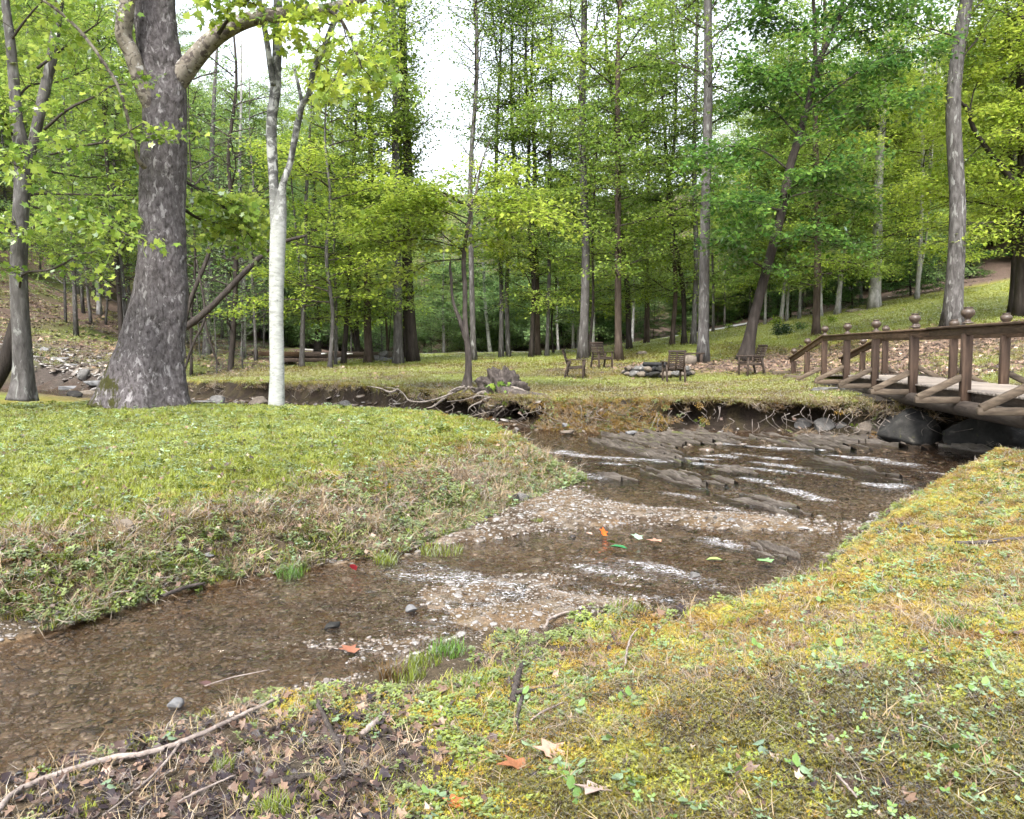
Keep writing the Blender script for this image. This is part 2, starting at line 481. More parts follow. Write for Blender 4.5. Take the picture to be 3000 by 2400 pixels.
FAR_EDGE = [(-500, 1120), (-200, 1130), (60, 1136), (200, 1139), (330, 1146), (450, 1163), (600, 1171), (750, 1179), (900, 1184), (1100, 1195), (1250, 1222), (1400, 1242), (1550, 1256), (1700, 1268),
            (1850, 1266), (2000, 1264), (2200, 1266), (2350, 1277), (2500, 1288), (2700, 1298), (3000, 1322), (3400, 1360)]
NEAR_EDGE = [(3400, 1460), (3000, 1400), (2800, 1415), (2650, 1470), (2520, 1570), (2420, 1650), (2320, 1705), (2200, 1750), (2100, 1775), (1950, 1785), (1800, 1790), (1690, 1800), (1640, 1870), (1560, 1885), (1500, 1850),
             (1350, 1865), (1230, 1915), (1080, 1975), (900, 2010), (780, 2045), (560, 2120), (350, 2190), (150, 2255), (0, 2310), (-400, 2440)]
LEFT_EDGE = [(-500, 1970), (-200, 1925), (0, 1885), (150, 1850), (350, 1792), (560, 1728), (750, 1692), (1000, 1650), (1200, 1615), (1350, 1562), (1480, 1500), (1600, 1450), (1690, 1420), (1690, 1395),
             (1620, 1365), (1540, 1325), (1450, 1303), (1330, 1284), (1200, 1272), (1000, 1258), (800, 1250), (600, 1240), (400, 1222), (200, 1192), (60, 1176), (-200, 1160), (-500, 1145)]
POLY = np.array([at_z(x, y, ZW) for x, y in FAR_EDGE + NEAR_EDGE + LEFT_EDGE])
NFAR = len(FAR_EDGE)

def water_sd(x, y):
    """signed distance to the creek outline (positive on land) and whether the closest bank is the far one"""
    Q = _WARP(x, y).reshape(-1, 2)
    A = POLY; B = np.roll(POLY, -1, 0)
    best = np.full(len(Q), 1e9); far = np.zeros(len(Q), bool); inside = np.zeros(len(Q), bool)
    for i in range(len(A)):
        a, b = A[i], B[i]; ab = b - a
        t = np.clip(((Q - a) @ ab) / (ab @ ab), 0, 1)
        d = ((Q - a - t[:, None] * ab) ** 2).sum(1)
        m = d < best
        best[m] = d[m]; far[m] = i < NFAR - 1
        cond = ((a[1] > Q[:, 1]) != (b[1] > Q[:, 1])) & (Q[:, 0] < (b[0] - a[0]) * (Q[:, 1] - a[1]) / (b[1] - a[1] + 1e-12) + a[0])
        inside ^= cond
    sd = np.sqrt(best); sd[inside] *= -1
    return sd.reshape(np.shape(x)), far.reshape(np.shape(x))

BARS = [(1560, 1480, 1.1, .9, .13), (1780, 1510, 1.2, .5, .105), (1400, 1560, .9, .35, .07), (2230, 1530, .65, .45, .11), (2080, 1400, .8, .5, .08), (1950, 1310, 1.4, .8, .10), (1300, 1740, .8, .35, .065), (950, 1870, .5, .3, .06), (1600, 1700, .7, .4, .06), (1480, 1800, .5, .25, .07), (2300, 1295, 1.2, .8, .1)]
BARS = [(*at_z(a, b, ZW), c, d, e) for a, b, c, d, e in BARS]
TRENCH = [dp(420, 1122, 31.5), dp(560, 1100, 35), dp(760, 1070, 40), dp(950, 1048, 46), dp(1080, 1036, 54), dp(1120, 1030, 64)]

def seg_dist(x, y, line):
    best = np.full(np.shape(x), 1e9)
    for a, b in zip(line[:-1], line[1:]):
        ax, ay, bx, by = a[0], a[1], b[0], b[1]
        L2 = (bx - ax) ** 2 + (by - ay) ** 2
        t = np.clip(((x - ax) * (bx - ax) + (y - ay) * (by - ay)) / L2, 0, 1)
        best = np.minimum(best, np.hypot(x - ax - t * (bx - ax), y - ay - t * (by - ay)))
    return best

def ground(x, y, full=False):
    x = np.asarray(x, float); y = np.asarray(y, float)
    sd, far = water_sd(x, y)
    h = H(x, y)
    td = seg_dist(x, y, TRENCH)
    h = h - 0.75 * np.exp(-(td / 1.5) ** 2)
    rough = sstep(0.1, 1.2, sd)
    h = h + (fbm(x, y, .9, 3, 5) - .5) * .10 * rough + (fbm(x, y, 5, 3, 8) - .5) * .035 * sstep(0, .5, sd) * (y < 30)
    hill = sstep(36, 50, y) * sstep(-4, -14, x)
    h = h + hill * (fbm(x, y, .5, 4, 11) - .5) * .9
    edge_n = (fbm(x, y, 1.6, 3, 21) - .5)
    pxa = 1500 + F * x / np.maximum(y, .5)
    wf = .34 + .55 * sstep(1500, 1620, pxa) * sstep(2000, 1880, pxa) + .3 * sstep(1150, 900, pxa) + .25 * sstep(2380, 2460, pxa)
    w = np.where(far, wf, .62) * (1 + np.where(far, 1.2, .9) * edge_n)
    t = np.clip(sd / w, 0, 1)
    f = np.where(far, sstep(0, 1, t), t * t * (3 - 2 * t) * .5 + t * .5)
    z_land = ZW + .015 + (np.maximum(h, ZW + .02) - ZW - .015) * f
    bed = ZW - .018 - (.05 + .04 * sstep(8.5, 11, y) + .03 * sstep(-1.2, -2.2, x) * (y < 6)) * sstep(0, .7, -sd)
    bed = bed + (fbm(x, y, 3.5, 3, 31) - .5) * .05
    z_rough = (fbm(x, y, 6, 3, 33) - .5) * .16 * far
    for bx, by, rx, ry, bh in BARS:
        bed = bed + bh * np.exp(-((x - bx) / rx) ** 2 - ((y - by) / ry) ** 2)
    bed = np.minimum(bed, ZW + .035)
    z = np.where(sd > 0, z_land, np.minimum(bed, ZW + .015 + 0 * bed) * 1.0 + np.maximum(bed - ZW - .015, 0))
    z = z + np.where((sd > 0) & far, (fbm(x, y, 5, 3, 33) - .5) * .16 * f * (1 - f) * 4, 0)
    if full: return z, sd, far, h, f
    return z

def gz(x, y):
    return float(ground(np.array([x]), np.array([y]))[0])

def axis(fine_a, fine_b, step, lo, hi, g=1.16):
    c = list(np.arange(fine_a, fine_b + 1e-6, step))
    s, v = step, c[-1]
    while v < hi: s *= g; v += s; c.append(v)
    s, v = step, c[0]; pre = []
    while v > lo: s *= g; v -= s; pre.append(v)
    return np.array(pre[::-1] + c)

gx = axis(-12.5, 12.5, .065, -170, 170, 1.14)
gy = np.concatenate([np.arange(-5, 1.6, .3), np.arange(1.6, 21, .062), np.arange(21, 31, .11), np.arange(31, 64, .45)])
_s, _v, _ex = .45, gy[-1], []
while _v < 230: _s *= 1.14; _v += _s; _ex.append(_v)
gy = np.concatenate([gy, _ex])
GX, GY = np.meshgrid(gx, gy)
GZ, SD, FARB, HH, FF = ground(GX, GY, True)

# ground colours by place (soil, turf, moss, leaf litter, gravel bed)
def mixc(c, col, m):
    return c * (1 - m[..., None]) + np.array(col) * m[..., None]
n_big = fbm(GX, GY, .55, 4, 41); n_mid = fbm(GX, GY, 2.2, 4, 42); n_fin = fbm(GX, GY, 9, 3, 43)
C_ = np.zeros(GX.shape + (3,)) + np.array((.105, .135, .035))
C_ = mixc(C_, (.15, .19, .035), sstep(.4, .7, n_mid))                          # greener turf
C_ = mixc(C_, (.17, .125, .03), sstep(.5, .72, n_big) * .8)                     # ochre moss
C_ = mixc(C_, (.15, .11, .075), sstep(.55, .75, n_fin) * .5)
# far lawn: dry mossy ochre near the creek, green farther
lawn = sstep(14, 17, GY) * (HH > .3)
C_ = mixc(C_, (.165, .15, .035), lawn * .8)
C_ = mixc(C_, (.2, .135, .04), lawn * sstep(.45, .7, fbm(GX * .5, GY, .9, 4, 44)) * .8)
C_ = mixc(C_, (.17, .24, .035), sstep(36, 46, GY) * .8)
# near bank
near = sstep(9.5, 7.5, GY) * (SD > 0)
C_ = mixc(C_, (.13, .105, .05), near * .6)
bot_left = near * sstep(.6, -.4, GX) * sstep(4.6, 3.6, GY)
C_ = mixc(C_, (.06, .048, .042), bot_left * .9)
# left bank slope: brown litter
slope = (SD > 0) & (SD < 1.6) & (~FARB) & (GY > 4.3) & (GX < 1.5)
C_ = mixc(C_, (.10, .078, .05), slope * sstep(1.8, .4, SD) * .85)
# leaf litter slope beyond the bridge
lit = sstep(.62, .9, HH) * sstep(35, 29, GY) * sstep(1, 5, GX) * sstep(17, 20, GY)
C_ = mixc(C_, (.17, .12, .095), lit * sstep(.25, .45, fbm(GX, GY, .35, 3, 45)))
C_ = mixc(C_, (.12, .085, .07), lit * sstep(.5, .65, n_fin))
# right hillside lawn, yellow green
rh = sstep(29, 36, GY) * sstep(5, 9, GX)
C_ = mixc(C_, (.27, .27, .035), rh * (1 - .25 * n_mid))
# wooded hillside: brown litter
tree_edge = np.where(GX > 0, 50 + 12 * sstep(22, 4, GX), 62.0)
wood = sstep(0, 6, GY - tree_edge)
lefth = sstep(-9, -13, GX - (GY - 34) * .05) * sstep(29, 33, GY)
C_ = mixc(C_, (.115, .082, .07), np.maximum(wood, lefth))
C_ = mixc(C_, (.10, .12, .035), lefth * sstep(.5, .62, fbm(GX, GY, .3, 3, 46)))
# cut bank soil
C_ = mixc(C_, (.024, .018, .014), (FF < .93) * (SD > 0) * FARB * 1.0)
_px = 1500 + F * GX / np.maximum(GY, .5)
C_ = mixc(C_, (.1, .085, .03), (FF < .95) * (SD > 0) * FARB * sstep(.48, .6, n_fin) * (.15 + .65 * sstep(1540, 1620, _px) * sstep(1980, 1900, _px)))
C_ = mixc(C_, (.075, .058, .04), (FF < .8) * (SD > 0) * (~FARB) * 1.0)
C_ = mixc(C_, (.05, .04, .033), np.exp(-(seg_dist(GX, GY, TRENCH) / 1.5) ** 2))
# creek bed
bedc = np.zeros_like(C_) + np.array((.13, .09, .055))
bedc = mixc(bedc, (.06, .042, .028), sstep(.45, .7, n_mid))
bedc = mixc(bedc, (.24, .2, .165), sstep(.5, .75, n_fin) * .8)
C_ = np.where((SD < 0.02)[..., None], bedc, C_)
PXB = 1500 + F * GX / np.maximum(GY, .5)
tal = sstep(29, 31.5, GY) * sstep(41, 37, GY) * sstep(520, 420, PXB) * FARB
C_ = mixc(C_, (.06, .05, .045), tal * sstep(.3, .5, n_mid + .1))
deep = (SD < 0) * sstep(9.5, 11.5, GY)
C_ = mixc(C_, (.05, .032, .022), deep * .8)
# bare soil under the footbridge, the deep shade there painted into its colour
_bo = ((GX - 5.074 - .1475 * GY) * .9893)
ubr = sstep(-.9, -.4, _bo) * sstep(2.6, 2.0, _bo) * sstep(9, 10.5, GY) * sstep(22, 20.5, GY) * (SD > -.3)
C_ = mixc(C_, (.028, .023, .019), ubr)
# drive beyond the far lawn
C_ = C_ * (0.88 + .24 * fbm(GX, GY, 16, 2, 47))[..., None]

# undercut of the far bank: middle of the face pushed back under the turf
eps = .05
sx_ = (water_sd(GX + eps, GY)[0] - water_sd(GX - eps, GY)[0]) / (2 * eps)
sy_ = (water_sd(GX, GY + eps)[0] - water_sd(GX, GY - eps)[0]) / (2 * eps)
cut = FARB & (SD > 0) & (SD < .8) & (GX > px_x(520, 26)) & (GY < 29)
PXA = 1500 + F * GX / np.maximum(GY, .5)
amt = np.where(cut, np.sin(np.clip(FF, 0, 1) ** .8 * math.pi) ** .8, 0) * (.08 + .5 * sstep(.35, .7, fbm(GX, GY, 1.1, 3, 51)) + .45 * sstep(1930, 2050, PXA) + .75 * sstep(1540, 1480, PXA) * sstep(1150, 1260, PXA)) * (1 - .8 * sstep(1540, 1620, PXA) * sstep(1980, 1900, PXA))
stump_x = px_x(1450, 19)
amt = amt * (1 + 1.1 * np.exp(-((GX - stump_x) / 1.6) ** 2))
VX, VY = GX + sx_ * amt, GY + sy_ * amt
GZ2 = GZ + np.where(cut, (FF > .9) * .03, 0)
nx, ny = len(gx), len(gy)
I = np.arange(nx * ny).reshape(ny, nx)
Qs = np.stack([I[:-1, :-1], I[:-1, 1:], I[1:, 1:], I[1:, :-1]], -1).reshape(-1, 4)
Vg = np.stack([VX, VY, GZ2], -1).reshape(-1, 3)
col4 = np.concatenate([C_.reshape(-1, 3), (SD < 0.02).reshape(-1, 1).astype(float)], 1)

def ground_mat():
    m, N, L, out = new_mat('ground_soil_and_turf')
    at = N.new("ShaderNodeAttribute"); at.attribute_name = 'Col'
    v = coord(N, L, (1, 1, 1))
    n1 = noise_node(N, L, 26, 6, .75, v, .5); n2 = noise_node(N, L, 5, 5, .65, v)
    r1 = ramp(N, [(.3, (.45, .45, .45)), (.52, (1, 1, 1)), (.75, (1.75, 1.7, 1.6))]); L.new(n1.outputs['Fac'], r1.inputs[0])
    r2 = ramp(N, [(.3, (.75, .78, .7)), (.7, (1.25, 1.2, 1.2))]); L.new(n2.outputs['Fac'], r2.inputs[0])
    a = N.new("ShaderNodeMixRGB"); a.blend_type = 'MULTIPLY'; a.inputs[0].default_value = 1
    b = N.new("ShaderNodeMixRGB"); b.blend_type = 'MULTIPLY'; b.inputs[0].default_value = 1
    L.new(at.outputs['Color'], a.inputs[1]); L.new(r1.outputs[0], a.inputs[2])
    L.new(a.outputs[0], b.inputs[1]); L.new(r2.outputs[0], b.inputs[2])
    p = N.new("ShaderNodeBsdfPrincipled"); p.inputs['Roughness'].default_value = .9; p.inputs['Specular IOR Level'].default_value = .15
    L.new(b.outputs[0], p.inputs['Base Color'])
    bp = N.new("ShaderNodeBump"); bp.inputs['Strength'].default_value = .8; bp.inputs['Distance'].default_value = .03
    L.new(n1.outputs['Fac'], bp.inputs['Height']); L.new(bp.outputs[0], p.inputs['Normal'])
    L.new(p.outputs[0], out.inputs['Surface'])
    return m
M['ground'] = ground_mat()
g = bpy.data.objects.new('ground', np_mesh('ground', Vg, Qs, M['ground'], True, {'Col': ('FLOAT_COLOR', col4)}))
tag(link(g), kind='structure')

# ------------------------------------------------------------------ creek water
def water_mat():
    m, N, L, out = new_mat('creek_water')
    tr = N.new("ShaderNodeBsdfTransparent"); tr.inputs[0].default_value = (.84, .75, .65, 1)
    gl = N.new("ShaderNodeBsdfGlossy"); gl.inputs['Roughness'].default_value = .06; gl.inputs[0].default_value = (1, 1, 1, 1)
    fr = N.new("ShaderNodeFresnel"); fr.inputs[0].default_value = 1.33
    v = coord(N, L, (1, 1, 1))
    n1 = noise_node(N, L, 9, 4, .6, v, .8); n2 = noise_node(N, L, 38, 3, .6, v, .5)
    ri = N.new("ShaderNodeAttribute"); ri.attribute_name = 'riffle'
    ad = N.new("ShaderNodeMath"); ad.operation = 'MULTIPLY_ADD'; ad.inputs[1].default_value = .35
    L.new(n2.outputs['Fac'], ad.inputs[0]); L.new(n1.outputs['Fac'], ad.inputs[2])
    st = N.new("ShaderNodeMath"); st.operation = 'MULTIPLY_ADD'; st.inputs[1].default_value = .6; st.inputs[2].default_value = .4
    L.new(ri.outputs['Fac'], st.inputs[0])
    bp = N.new("ShaderNodeBump"); bp.inputs['Distance'].default_value = .09
    L.new(st.outputs[0], bp.inputs['Strength']); L.new(ad.outputs[0], bp.inputs['Height'])
    L.new(bp.outputs[0], gl.inputs['Normal']); L.new(bp.outputs[0], fr.inputs['Normal'])
    mx = N.new("ShaderNodeMixShader"); L.new(fr.outputs[0], mx.inputs[0]); L.new(tr.outputs[0], mx.inputs[1]); L.new(gl.outputs[0], mx.inputs[2])
    # foam flecks, plus sky glints painted white over the gravel shallows
    fo = N.new("ShaderNodeAttribute"); fo.attribute_name = 'foam_glint'
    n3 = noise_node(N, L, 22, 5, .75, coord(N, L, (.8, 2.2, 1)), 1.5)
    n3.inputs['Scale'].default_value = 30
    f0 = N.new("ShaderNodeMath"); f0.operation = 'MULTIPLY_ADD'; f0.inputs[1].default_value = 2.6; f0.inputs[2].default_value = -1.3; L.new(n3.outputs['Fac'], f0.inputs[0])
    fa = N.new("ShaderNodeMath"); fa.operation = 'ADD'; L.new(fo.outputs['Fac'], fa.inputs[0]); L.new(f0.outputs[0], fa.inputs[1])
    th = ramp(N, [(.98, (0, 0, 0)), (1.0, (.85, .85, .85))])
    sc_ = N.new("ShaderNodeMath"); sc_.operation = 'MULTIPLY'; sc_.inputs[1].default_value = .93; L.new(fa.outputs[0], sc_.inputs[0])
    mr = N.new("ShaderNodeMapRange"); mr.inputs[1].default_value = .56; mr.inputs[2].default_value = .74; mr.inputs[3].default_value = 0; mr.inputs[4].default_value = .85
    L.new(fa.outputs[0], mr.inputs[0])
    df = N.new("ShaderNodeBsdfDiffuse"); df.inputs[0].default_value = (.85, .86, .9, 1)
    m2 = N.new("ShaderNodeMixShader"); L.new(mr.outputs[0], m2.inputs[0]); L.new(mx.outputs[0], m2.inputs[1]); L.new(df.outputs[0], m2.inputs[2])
    N.remove(th); N.remove(sc_)
    L.new(m2.outputs[0], out.inputs['Surface'])
    return m
M['water'] = water_mat()
wx = np.concatenate([np.arange(-30, -8, .25), np.arange(-8, 13, .05)]); wy = np.concatenate([np.arange(2.4, 19, .05), np.arange(19, 34, .15)])
WX, WY = np.meshgrid(wx, wy)
WSD, _ = water_sd(WX, WY)
rif = np.zeros_like(WX)
RIF = [(1850, 1355, 2.2, .7, 1.0), (2250, 1400, 1.6, .8, 1.0), (2450, 1350, 1.4, .9, .9), (1650, 1350, 1.0, .8, .6), (2100, 1500, .9, .6, .8), (1450, 1700, 1.4, .8, .6), (950, 1800, .8, .5, .5), (1900, 1650, 1.0, .5, .7), (2550, 1400, 1.0, .8, 1.0)]
for a, b, c, d, e in RIF:
    qx, qy = at_z(a, b, ZW)
    rif = np.maximum(rif, e * np.exp(-((WX - qx) / c) ** 2 - ((WY - qy) / d) ** 2))
# current runs from upper left to lower right: streaks along that direction
fl = math.radians(-32)
us, vs = WX * math.cos(fl) + WY * math.sin(fl), -WX * math.sin(fl) + WY * math.cos(fl)
streak = fbm(us * .8, vs * 5, 1.0, 4, 61)
rip = (fbm(us * 4, vs * 9, 1.0, 3, 62) - .5)
WZ = ZW + rip * (.012 + .05 * rif) + (streak - .5) * .05 * rif
foam_glint = rif * (.1 + .5 * sstep(.5, .72, streak)) * .5  # froth in the riffle; in the shallows, sky glints painted as white flecks
def pxline(pts): return [at_z(a, b, ZW) for a, b in pts]
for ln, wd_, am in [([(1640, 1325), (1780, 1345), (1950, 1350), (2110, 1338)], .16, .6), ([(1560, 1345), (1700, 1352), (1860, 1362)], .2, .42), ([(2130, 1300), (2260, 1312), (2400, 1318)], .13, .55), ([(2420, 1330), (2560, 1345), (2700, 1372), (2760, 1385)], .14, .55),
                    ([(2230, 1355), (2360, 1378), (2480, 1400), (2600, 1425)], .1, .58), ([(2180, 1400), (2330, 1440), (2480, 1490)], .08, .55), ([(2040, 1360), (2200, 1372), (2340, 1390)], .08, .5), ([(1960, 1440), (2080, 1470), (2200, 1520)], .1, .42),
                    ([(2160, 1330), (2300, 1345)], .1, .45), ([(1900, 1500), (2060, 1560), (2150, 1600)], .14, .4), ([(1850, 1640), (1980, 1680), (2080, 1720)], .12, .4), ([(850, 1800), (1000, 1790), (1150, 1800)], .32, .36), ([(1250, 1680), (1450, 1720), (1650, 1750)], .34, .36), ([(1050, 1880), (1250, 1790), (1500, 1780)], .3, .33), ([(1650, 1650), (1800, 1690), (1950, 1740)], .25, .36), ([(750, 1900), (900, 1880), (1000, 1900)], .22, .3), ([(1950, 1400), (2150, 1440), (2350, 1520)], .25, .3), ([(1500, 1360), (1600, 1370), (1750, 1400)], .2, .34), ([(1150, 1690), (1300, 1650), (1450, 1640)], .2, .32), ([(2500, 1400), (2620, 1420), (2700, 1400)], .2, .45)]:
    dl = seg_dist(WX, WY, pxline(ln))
    foam_glint = np.maximum(foam_glint, am * .98 * np.exp(-(dl / (wd_ * 2.0)) ** 2) * (.3 + 1.0 * sstep(.36, .66, streak)))
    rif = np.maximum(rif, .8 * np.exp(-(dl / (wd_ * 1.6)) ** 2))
foam_glint = np.minimum(foam_glint, .47 + .1 * (streak - .5))
WZ = ZW + rip * (.012 + .05 * rif) + (streak - .5) * .05 * rif
Iw = np.arange(WX.size).reshape(WX.shape)
Qw = np.stack([Iw[:-1, :-1], Iw[:-1, 1:], Iw[1:, 1:], Iw[1:, :-1]], -1).reshape(-1, 4)
keep = (WSD[:-1, :-1] < .5).reshape(-1)
Qw = Qw[keep]
used, inv = np.unique(Qw, return_inverse=True)
Vw = np.stack([WX, WY, WZ], -1).reshape(-1, 3)[used]
wme = np_mesh('creek_water', Vw, inv.reshape(-1, 4), M['water'], True, {'riffle': ('FLOAT', rif.reshape(-1)[used]), 'foam_glint': ('FLOAT', foam_glint.reshape(-1)[used])})
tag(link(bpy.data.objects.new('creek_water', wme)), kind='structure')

# ------------------------------------------------------------------ drive beyond the far lawn
rd = [dp(900, 1031, 62), dp(1150, 1030, 62.5), dp(1450, 1030, 63), dp(1650, 1028, 62), dp(1800, 1018, 61), dp(2000, 993, 60.5), dp(2200, 962, 60)]
rp = spline(np.array(rd)[:, :2], 60)
tn = np.gradient(rp, axis=0); tn /= np.linalg.norm(tn, axis=1)[:, None]
nr = np.stack([-tn[:, 1], tn[:, 0]], 1)
rv = []
for off in (-1.7, -.85, 0, .85, 1.7):
    q = rp + nr * off
    rv.append(np.concatenate([q, (ground(q[:, 0], q[:, 1]) + .06 + (.05 - .03 * abs(off)))[:, None]], 1))
rv = np.stack(rv, 1)
ri_ = np.arange(300).reshape(60, 5)
rq = np.stack([ri_[:-1, :-1], ri_[:-1, 1:], ri_[1:, 1:], ri_[1:, :-1]], -1).reshape(-1, 4)
M['road'] = rough_mat('road_gravel', [(.3, (.3, .29, .28)), (.7, (.5, .49, .48))], 6, bump=.2)
tag(link(bpy.data.objects.new('road', np_mesh('road', rv.reshape(-1, 3), rq, M['road']))), kind='structure')
# ------------------------------------------------------------------ trees
SHAPES = {
    'diamond': (np.array([[0, 0, 0], [-.36, .45, .05], [0, 1, -.04], [.36, .45, .05]]), [[0, 3, 2], [0, 2, 1]]),
    'oval': (np.array([[0, 0, 0], [-.3, .3, .05], [-.26, .7, .04], [0, 1, -.08], [.26, .7, .04], [.3, .3, .05]]), [[0, 5, 4], [0, 4, 3], [0, 3, 2], [0, 2, 1]]),
    'maple': (np.array([[0, 0, 0], [.42, .08, .04], [.3, .36, .02], [.62, .62, -.05], [.24, .62, .02], [0, 1.05, -.08], [-.24, .62, .02], [-.62, .62, -.05], [-.3, .36, .02], [-.42, .08, .04]]),
              [[0, 1, 2], [0, 2, 4], [2, 3, 4], [0, 4, 6], [4, 5, 6], [0, 6, 8], [6, 7, 8], [0, 8, 9]]),
}
def leaf_mesh(name, pos, dirv, nor, size, tint, shape, mat):
    S, Tr = SHAPES[shape]; S = np.asarray(S); Tr = np.asarray(Tr)
    d = dirv / (np.linalg.norm(dirv, axis=1)[:, None] + 1e-9)
    s = np.cross(d, nor); s /= np.linalg.norm(s, axis=1)[:, None] + 1e-9
    n = np.cross(s, d)
    V = pos[:, None] + size[:, None, None] * (S[None, :, 0:1] * s[:, None] + S[None, :, 1:2] * d[:, None] + S[None, :, 2:3] * n[:, None])
    k = len(S)
    T = (Tr[None] + (np.arange(len(pos)) * k)[:, None, None]).reshape(-1, 3)
    return np_mesh(name, V.reshape(-1, 3), T, mat, False, {'tint': ('FLOAT', np.repeat(tint, k))})

class Foliage:
    def __init__(self, seed):
        self.rng = np.random.default_rng(seed); self.mb = MB()
        self.p = []; self.d = []; self.n = []; self.s = []; self.t = []
    def leaves(self, pts, dirs, size, per, spread, droop=.15, tint=.5, tvar=.25, flat=.5):
        """per leaves at each point; flat: how strongly blades face up"""
        r = self.rng; n = len(pts) * per
        P = np.repeat(pts, per, 0); D = np.repeat(dirs, per, 0)
        o = r.normal(size=(n, 3)) * spread * np.array([1, 1, .45])
        dd = D * .5 + r.normal(size=(n, 3)) * np.array([.7, .7, .3]); dd[:, 2] -= droop
        nn = r.normal(size=(n, 3)) * (1 - flat) + np.array([0, 0, flat * 1.6])
        self.p.append(P + o); self.d.append(dd); self.n.append(nn)
        self.s.append(size * (.6 + .7 * r.random(n)))
        ct = np.repeat(r.normal(0, tvar * .6, len(pts)), per)
        self.t.append(np.clip(tint + ct + r.normal(0, tvar * .6, n), 0, 1))
    def twig(self, a, direction, L, r0, leaf, per, spread, depth=1, tint=.5, step=.16, n=4, flat=.55, droop=.15):
        r = self.rng
        d = np.array(direction, float); d /= np.linalg.norm(d) + 1e-9
        m = max(3, int(L / .35))
        pts = [np.array(a, float)]
        for i in range(m):
            d = d + r.normal(size=3) * np.array([.16, .16, .1]) + np.array([0, 0, -.015]); d /= np.linalg.norm(d)
            pts.append(pts[-1] + d * L / m)
        pts = np.array(pts)
        rad = np.linspace(r0, max(r0 * .3, .003), len(pts))
        V, Q, T = tube_np(pts, rad, n, cap=False); self.mb.add(V, Q)
        seg = np.linspace(0.3, 1.03, max(2, int(L / step)))
        lp = np.stack([np.interp(seg, np.linspace(0, 1, len(pts)), pts[:, k]) for k in range(3)], 1)
        if depth > 0:
            for i in range(1, len(pts)):
                for sgn in (-1, 1):
                    if r.random() < .8:
                        t = pts[i] - pts[i - 1]; t /= np.linalg.norm(t)
                        side = np.cross(t, [0, 0, 1]); side /= np.linalg.norm(side) + 1e-9
                        nd = t * .55 + sgn * side * (.6 + .4 * r.random()) + np.array([0, 0, r.normal(.02, .15)])
                        self.twig(pts[i], nd, L * (.35 + .3 * r.random()) * (1.15 - .5 * i / len(pts)), rad[i] * .55, leaf, per, spread, depth - 1, tint, step, 3, flat, droop)
        if per:
            tt = np.gradient(lp, axis=0) if len(lp) > 1 else np.repeat([d], len(lp), 0)
            self.leaves(lp, tt / (np.linalg.norm(tt, axis=1)[:, None] + 1e-9), leaf, per, spread, droop, tint, flat=flat)
    def limb(self, pts, r0, r1, n=7, samples=14, jit=.06):
        P = spline(pts, samples)
        V, Q, T = tube_np(P, np.linspace(r0, r1, samples), n, jit, self.rng); self.mb.add(V, Q, T)
        return P
    def leafmesh(self, name, shape, mat):
        return leaf_mesh(name, np.concatenate(self.p), np.concatenate(self.d), np.concatenate(self.n), np.concatenate(self.s), np.concatenate(self.t), shape, mat)

def crown(seed, z0, z1, n, Lmin, Lmax, leaf, per, spread, tint, depth=1, up=.25, profile='column', step=.2, flat=.55, r0=.045):
    f = Foliage(seed); r = f.rng
    for i in range(n):
        t = (i + r.random()) / n
        z = z0 + (z1 - z0) * t
        prof = {'column': 1 - .55 * t, 'vase': .55 + .6 * t, 'cone': 1.05 - .9 * t, 'layer': 1 - .3 * t}[profile]
        a = i * 2.399 + r.normal(0, .4)
        L = (Lmin + (Lmax - Lmin) * r.random() ** 1.3 * 1.25) * (prof * .8 + .25 * r.random())
        u = up * (.3 + 1.4 * r.random()) + .3 * t
        f.twig((0, 0, z), (math.cos(a), math.sin(a), u), L, r0 * (.5 + L / Lmax * .6), leaf, per, spread, depth, np.clip(tint + r.normal(0, .12), .05, .95), step, 5, flat)
    return f

CROWNS = {}
def reg_crown(key, shape, mat, **kw):
    f = crown(**kw)
    CROWNS[key] = (f.mb.mesh('branches_' + key, M['twig'], True), f.leafmesh('crown_' + key, shape, mat))
# real sizes in metres along the stem
reg_crown('maple', 'diamond', M['leaf_mid'], seed=1, z0=3.4, z1=21, n=46, Lmin=1.8, Lmax=4.6, leaf=.145, per=7, spread=0.26, tint=.55, profile='column')
reg_crown('poplar', 'diamond', M['leaf_mid'], seed=2, z0=5.2, z1=24, n=36, Lmin=1.4, Lmax=4.2, leaf=.145, per=6, spread=0.24, tint=.6, up=.75, profile='column')
reg_crown('sparse', 'diamond', M['leaf_mid'], seed=3, z0=5.5, z1=24, n=30, Lmin=1.2, Lmax=4.6, leaf=.125, per=5, spread=0.34, tint=.45, up=.8, profile='vase', step=.26)
reg_crown('yellow', 'diamond', M['leaf_yellow'], seed=4, z0=2.6, z1=13, n=34, Lmin=1.6, Lmax=4.0, leaf=.14, per=7, spread=0.24, tint=.6, up=.15, profile='layer', flat=.75)
reg_crown('dark', 'diamond', M['leaf_dark'], seed=5, z0=3.2, z1=18, n=46, Lmin=1.8, Lmax=4.6, leaf=.14, per=7, spread=0.24, tint=.5, up=.15, profile='column', flat=.7)
reg_crown('beech', 'diamond', M['leaf_mid'], seed=6, z0=2.2, z1=15, n=42, Lmin=1.5, Lmax=3.8, leaf=.14, per=7, spread=0.24, tint=.62, up=.1, profile='layer', flat=.75)
reg_crown('sapling', 'diamond', M['leaf_yellow'], seed=7, z0=1.3, z1=6.5, n=22, Lmin=.8, Lmax=2.0, leaf=.11, per=6, spread=0.18, tint=.5, up=.25, profile='layer', flat=.7, r0=.02)
reg_crown('hemlock', 'diamond', M['leaf_dark'], seed=8, z0=.6, z1=11, n=52, Lmin=1.0, Lmax=3.0, leaf=0.153, per=8, spread=0.16, tint=.25, up=-.08, profile='cone', flat=.8)
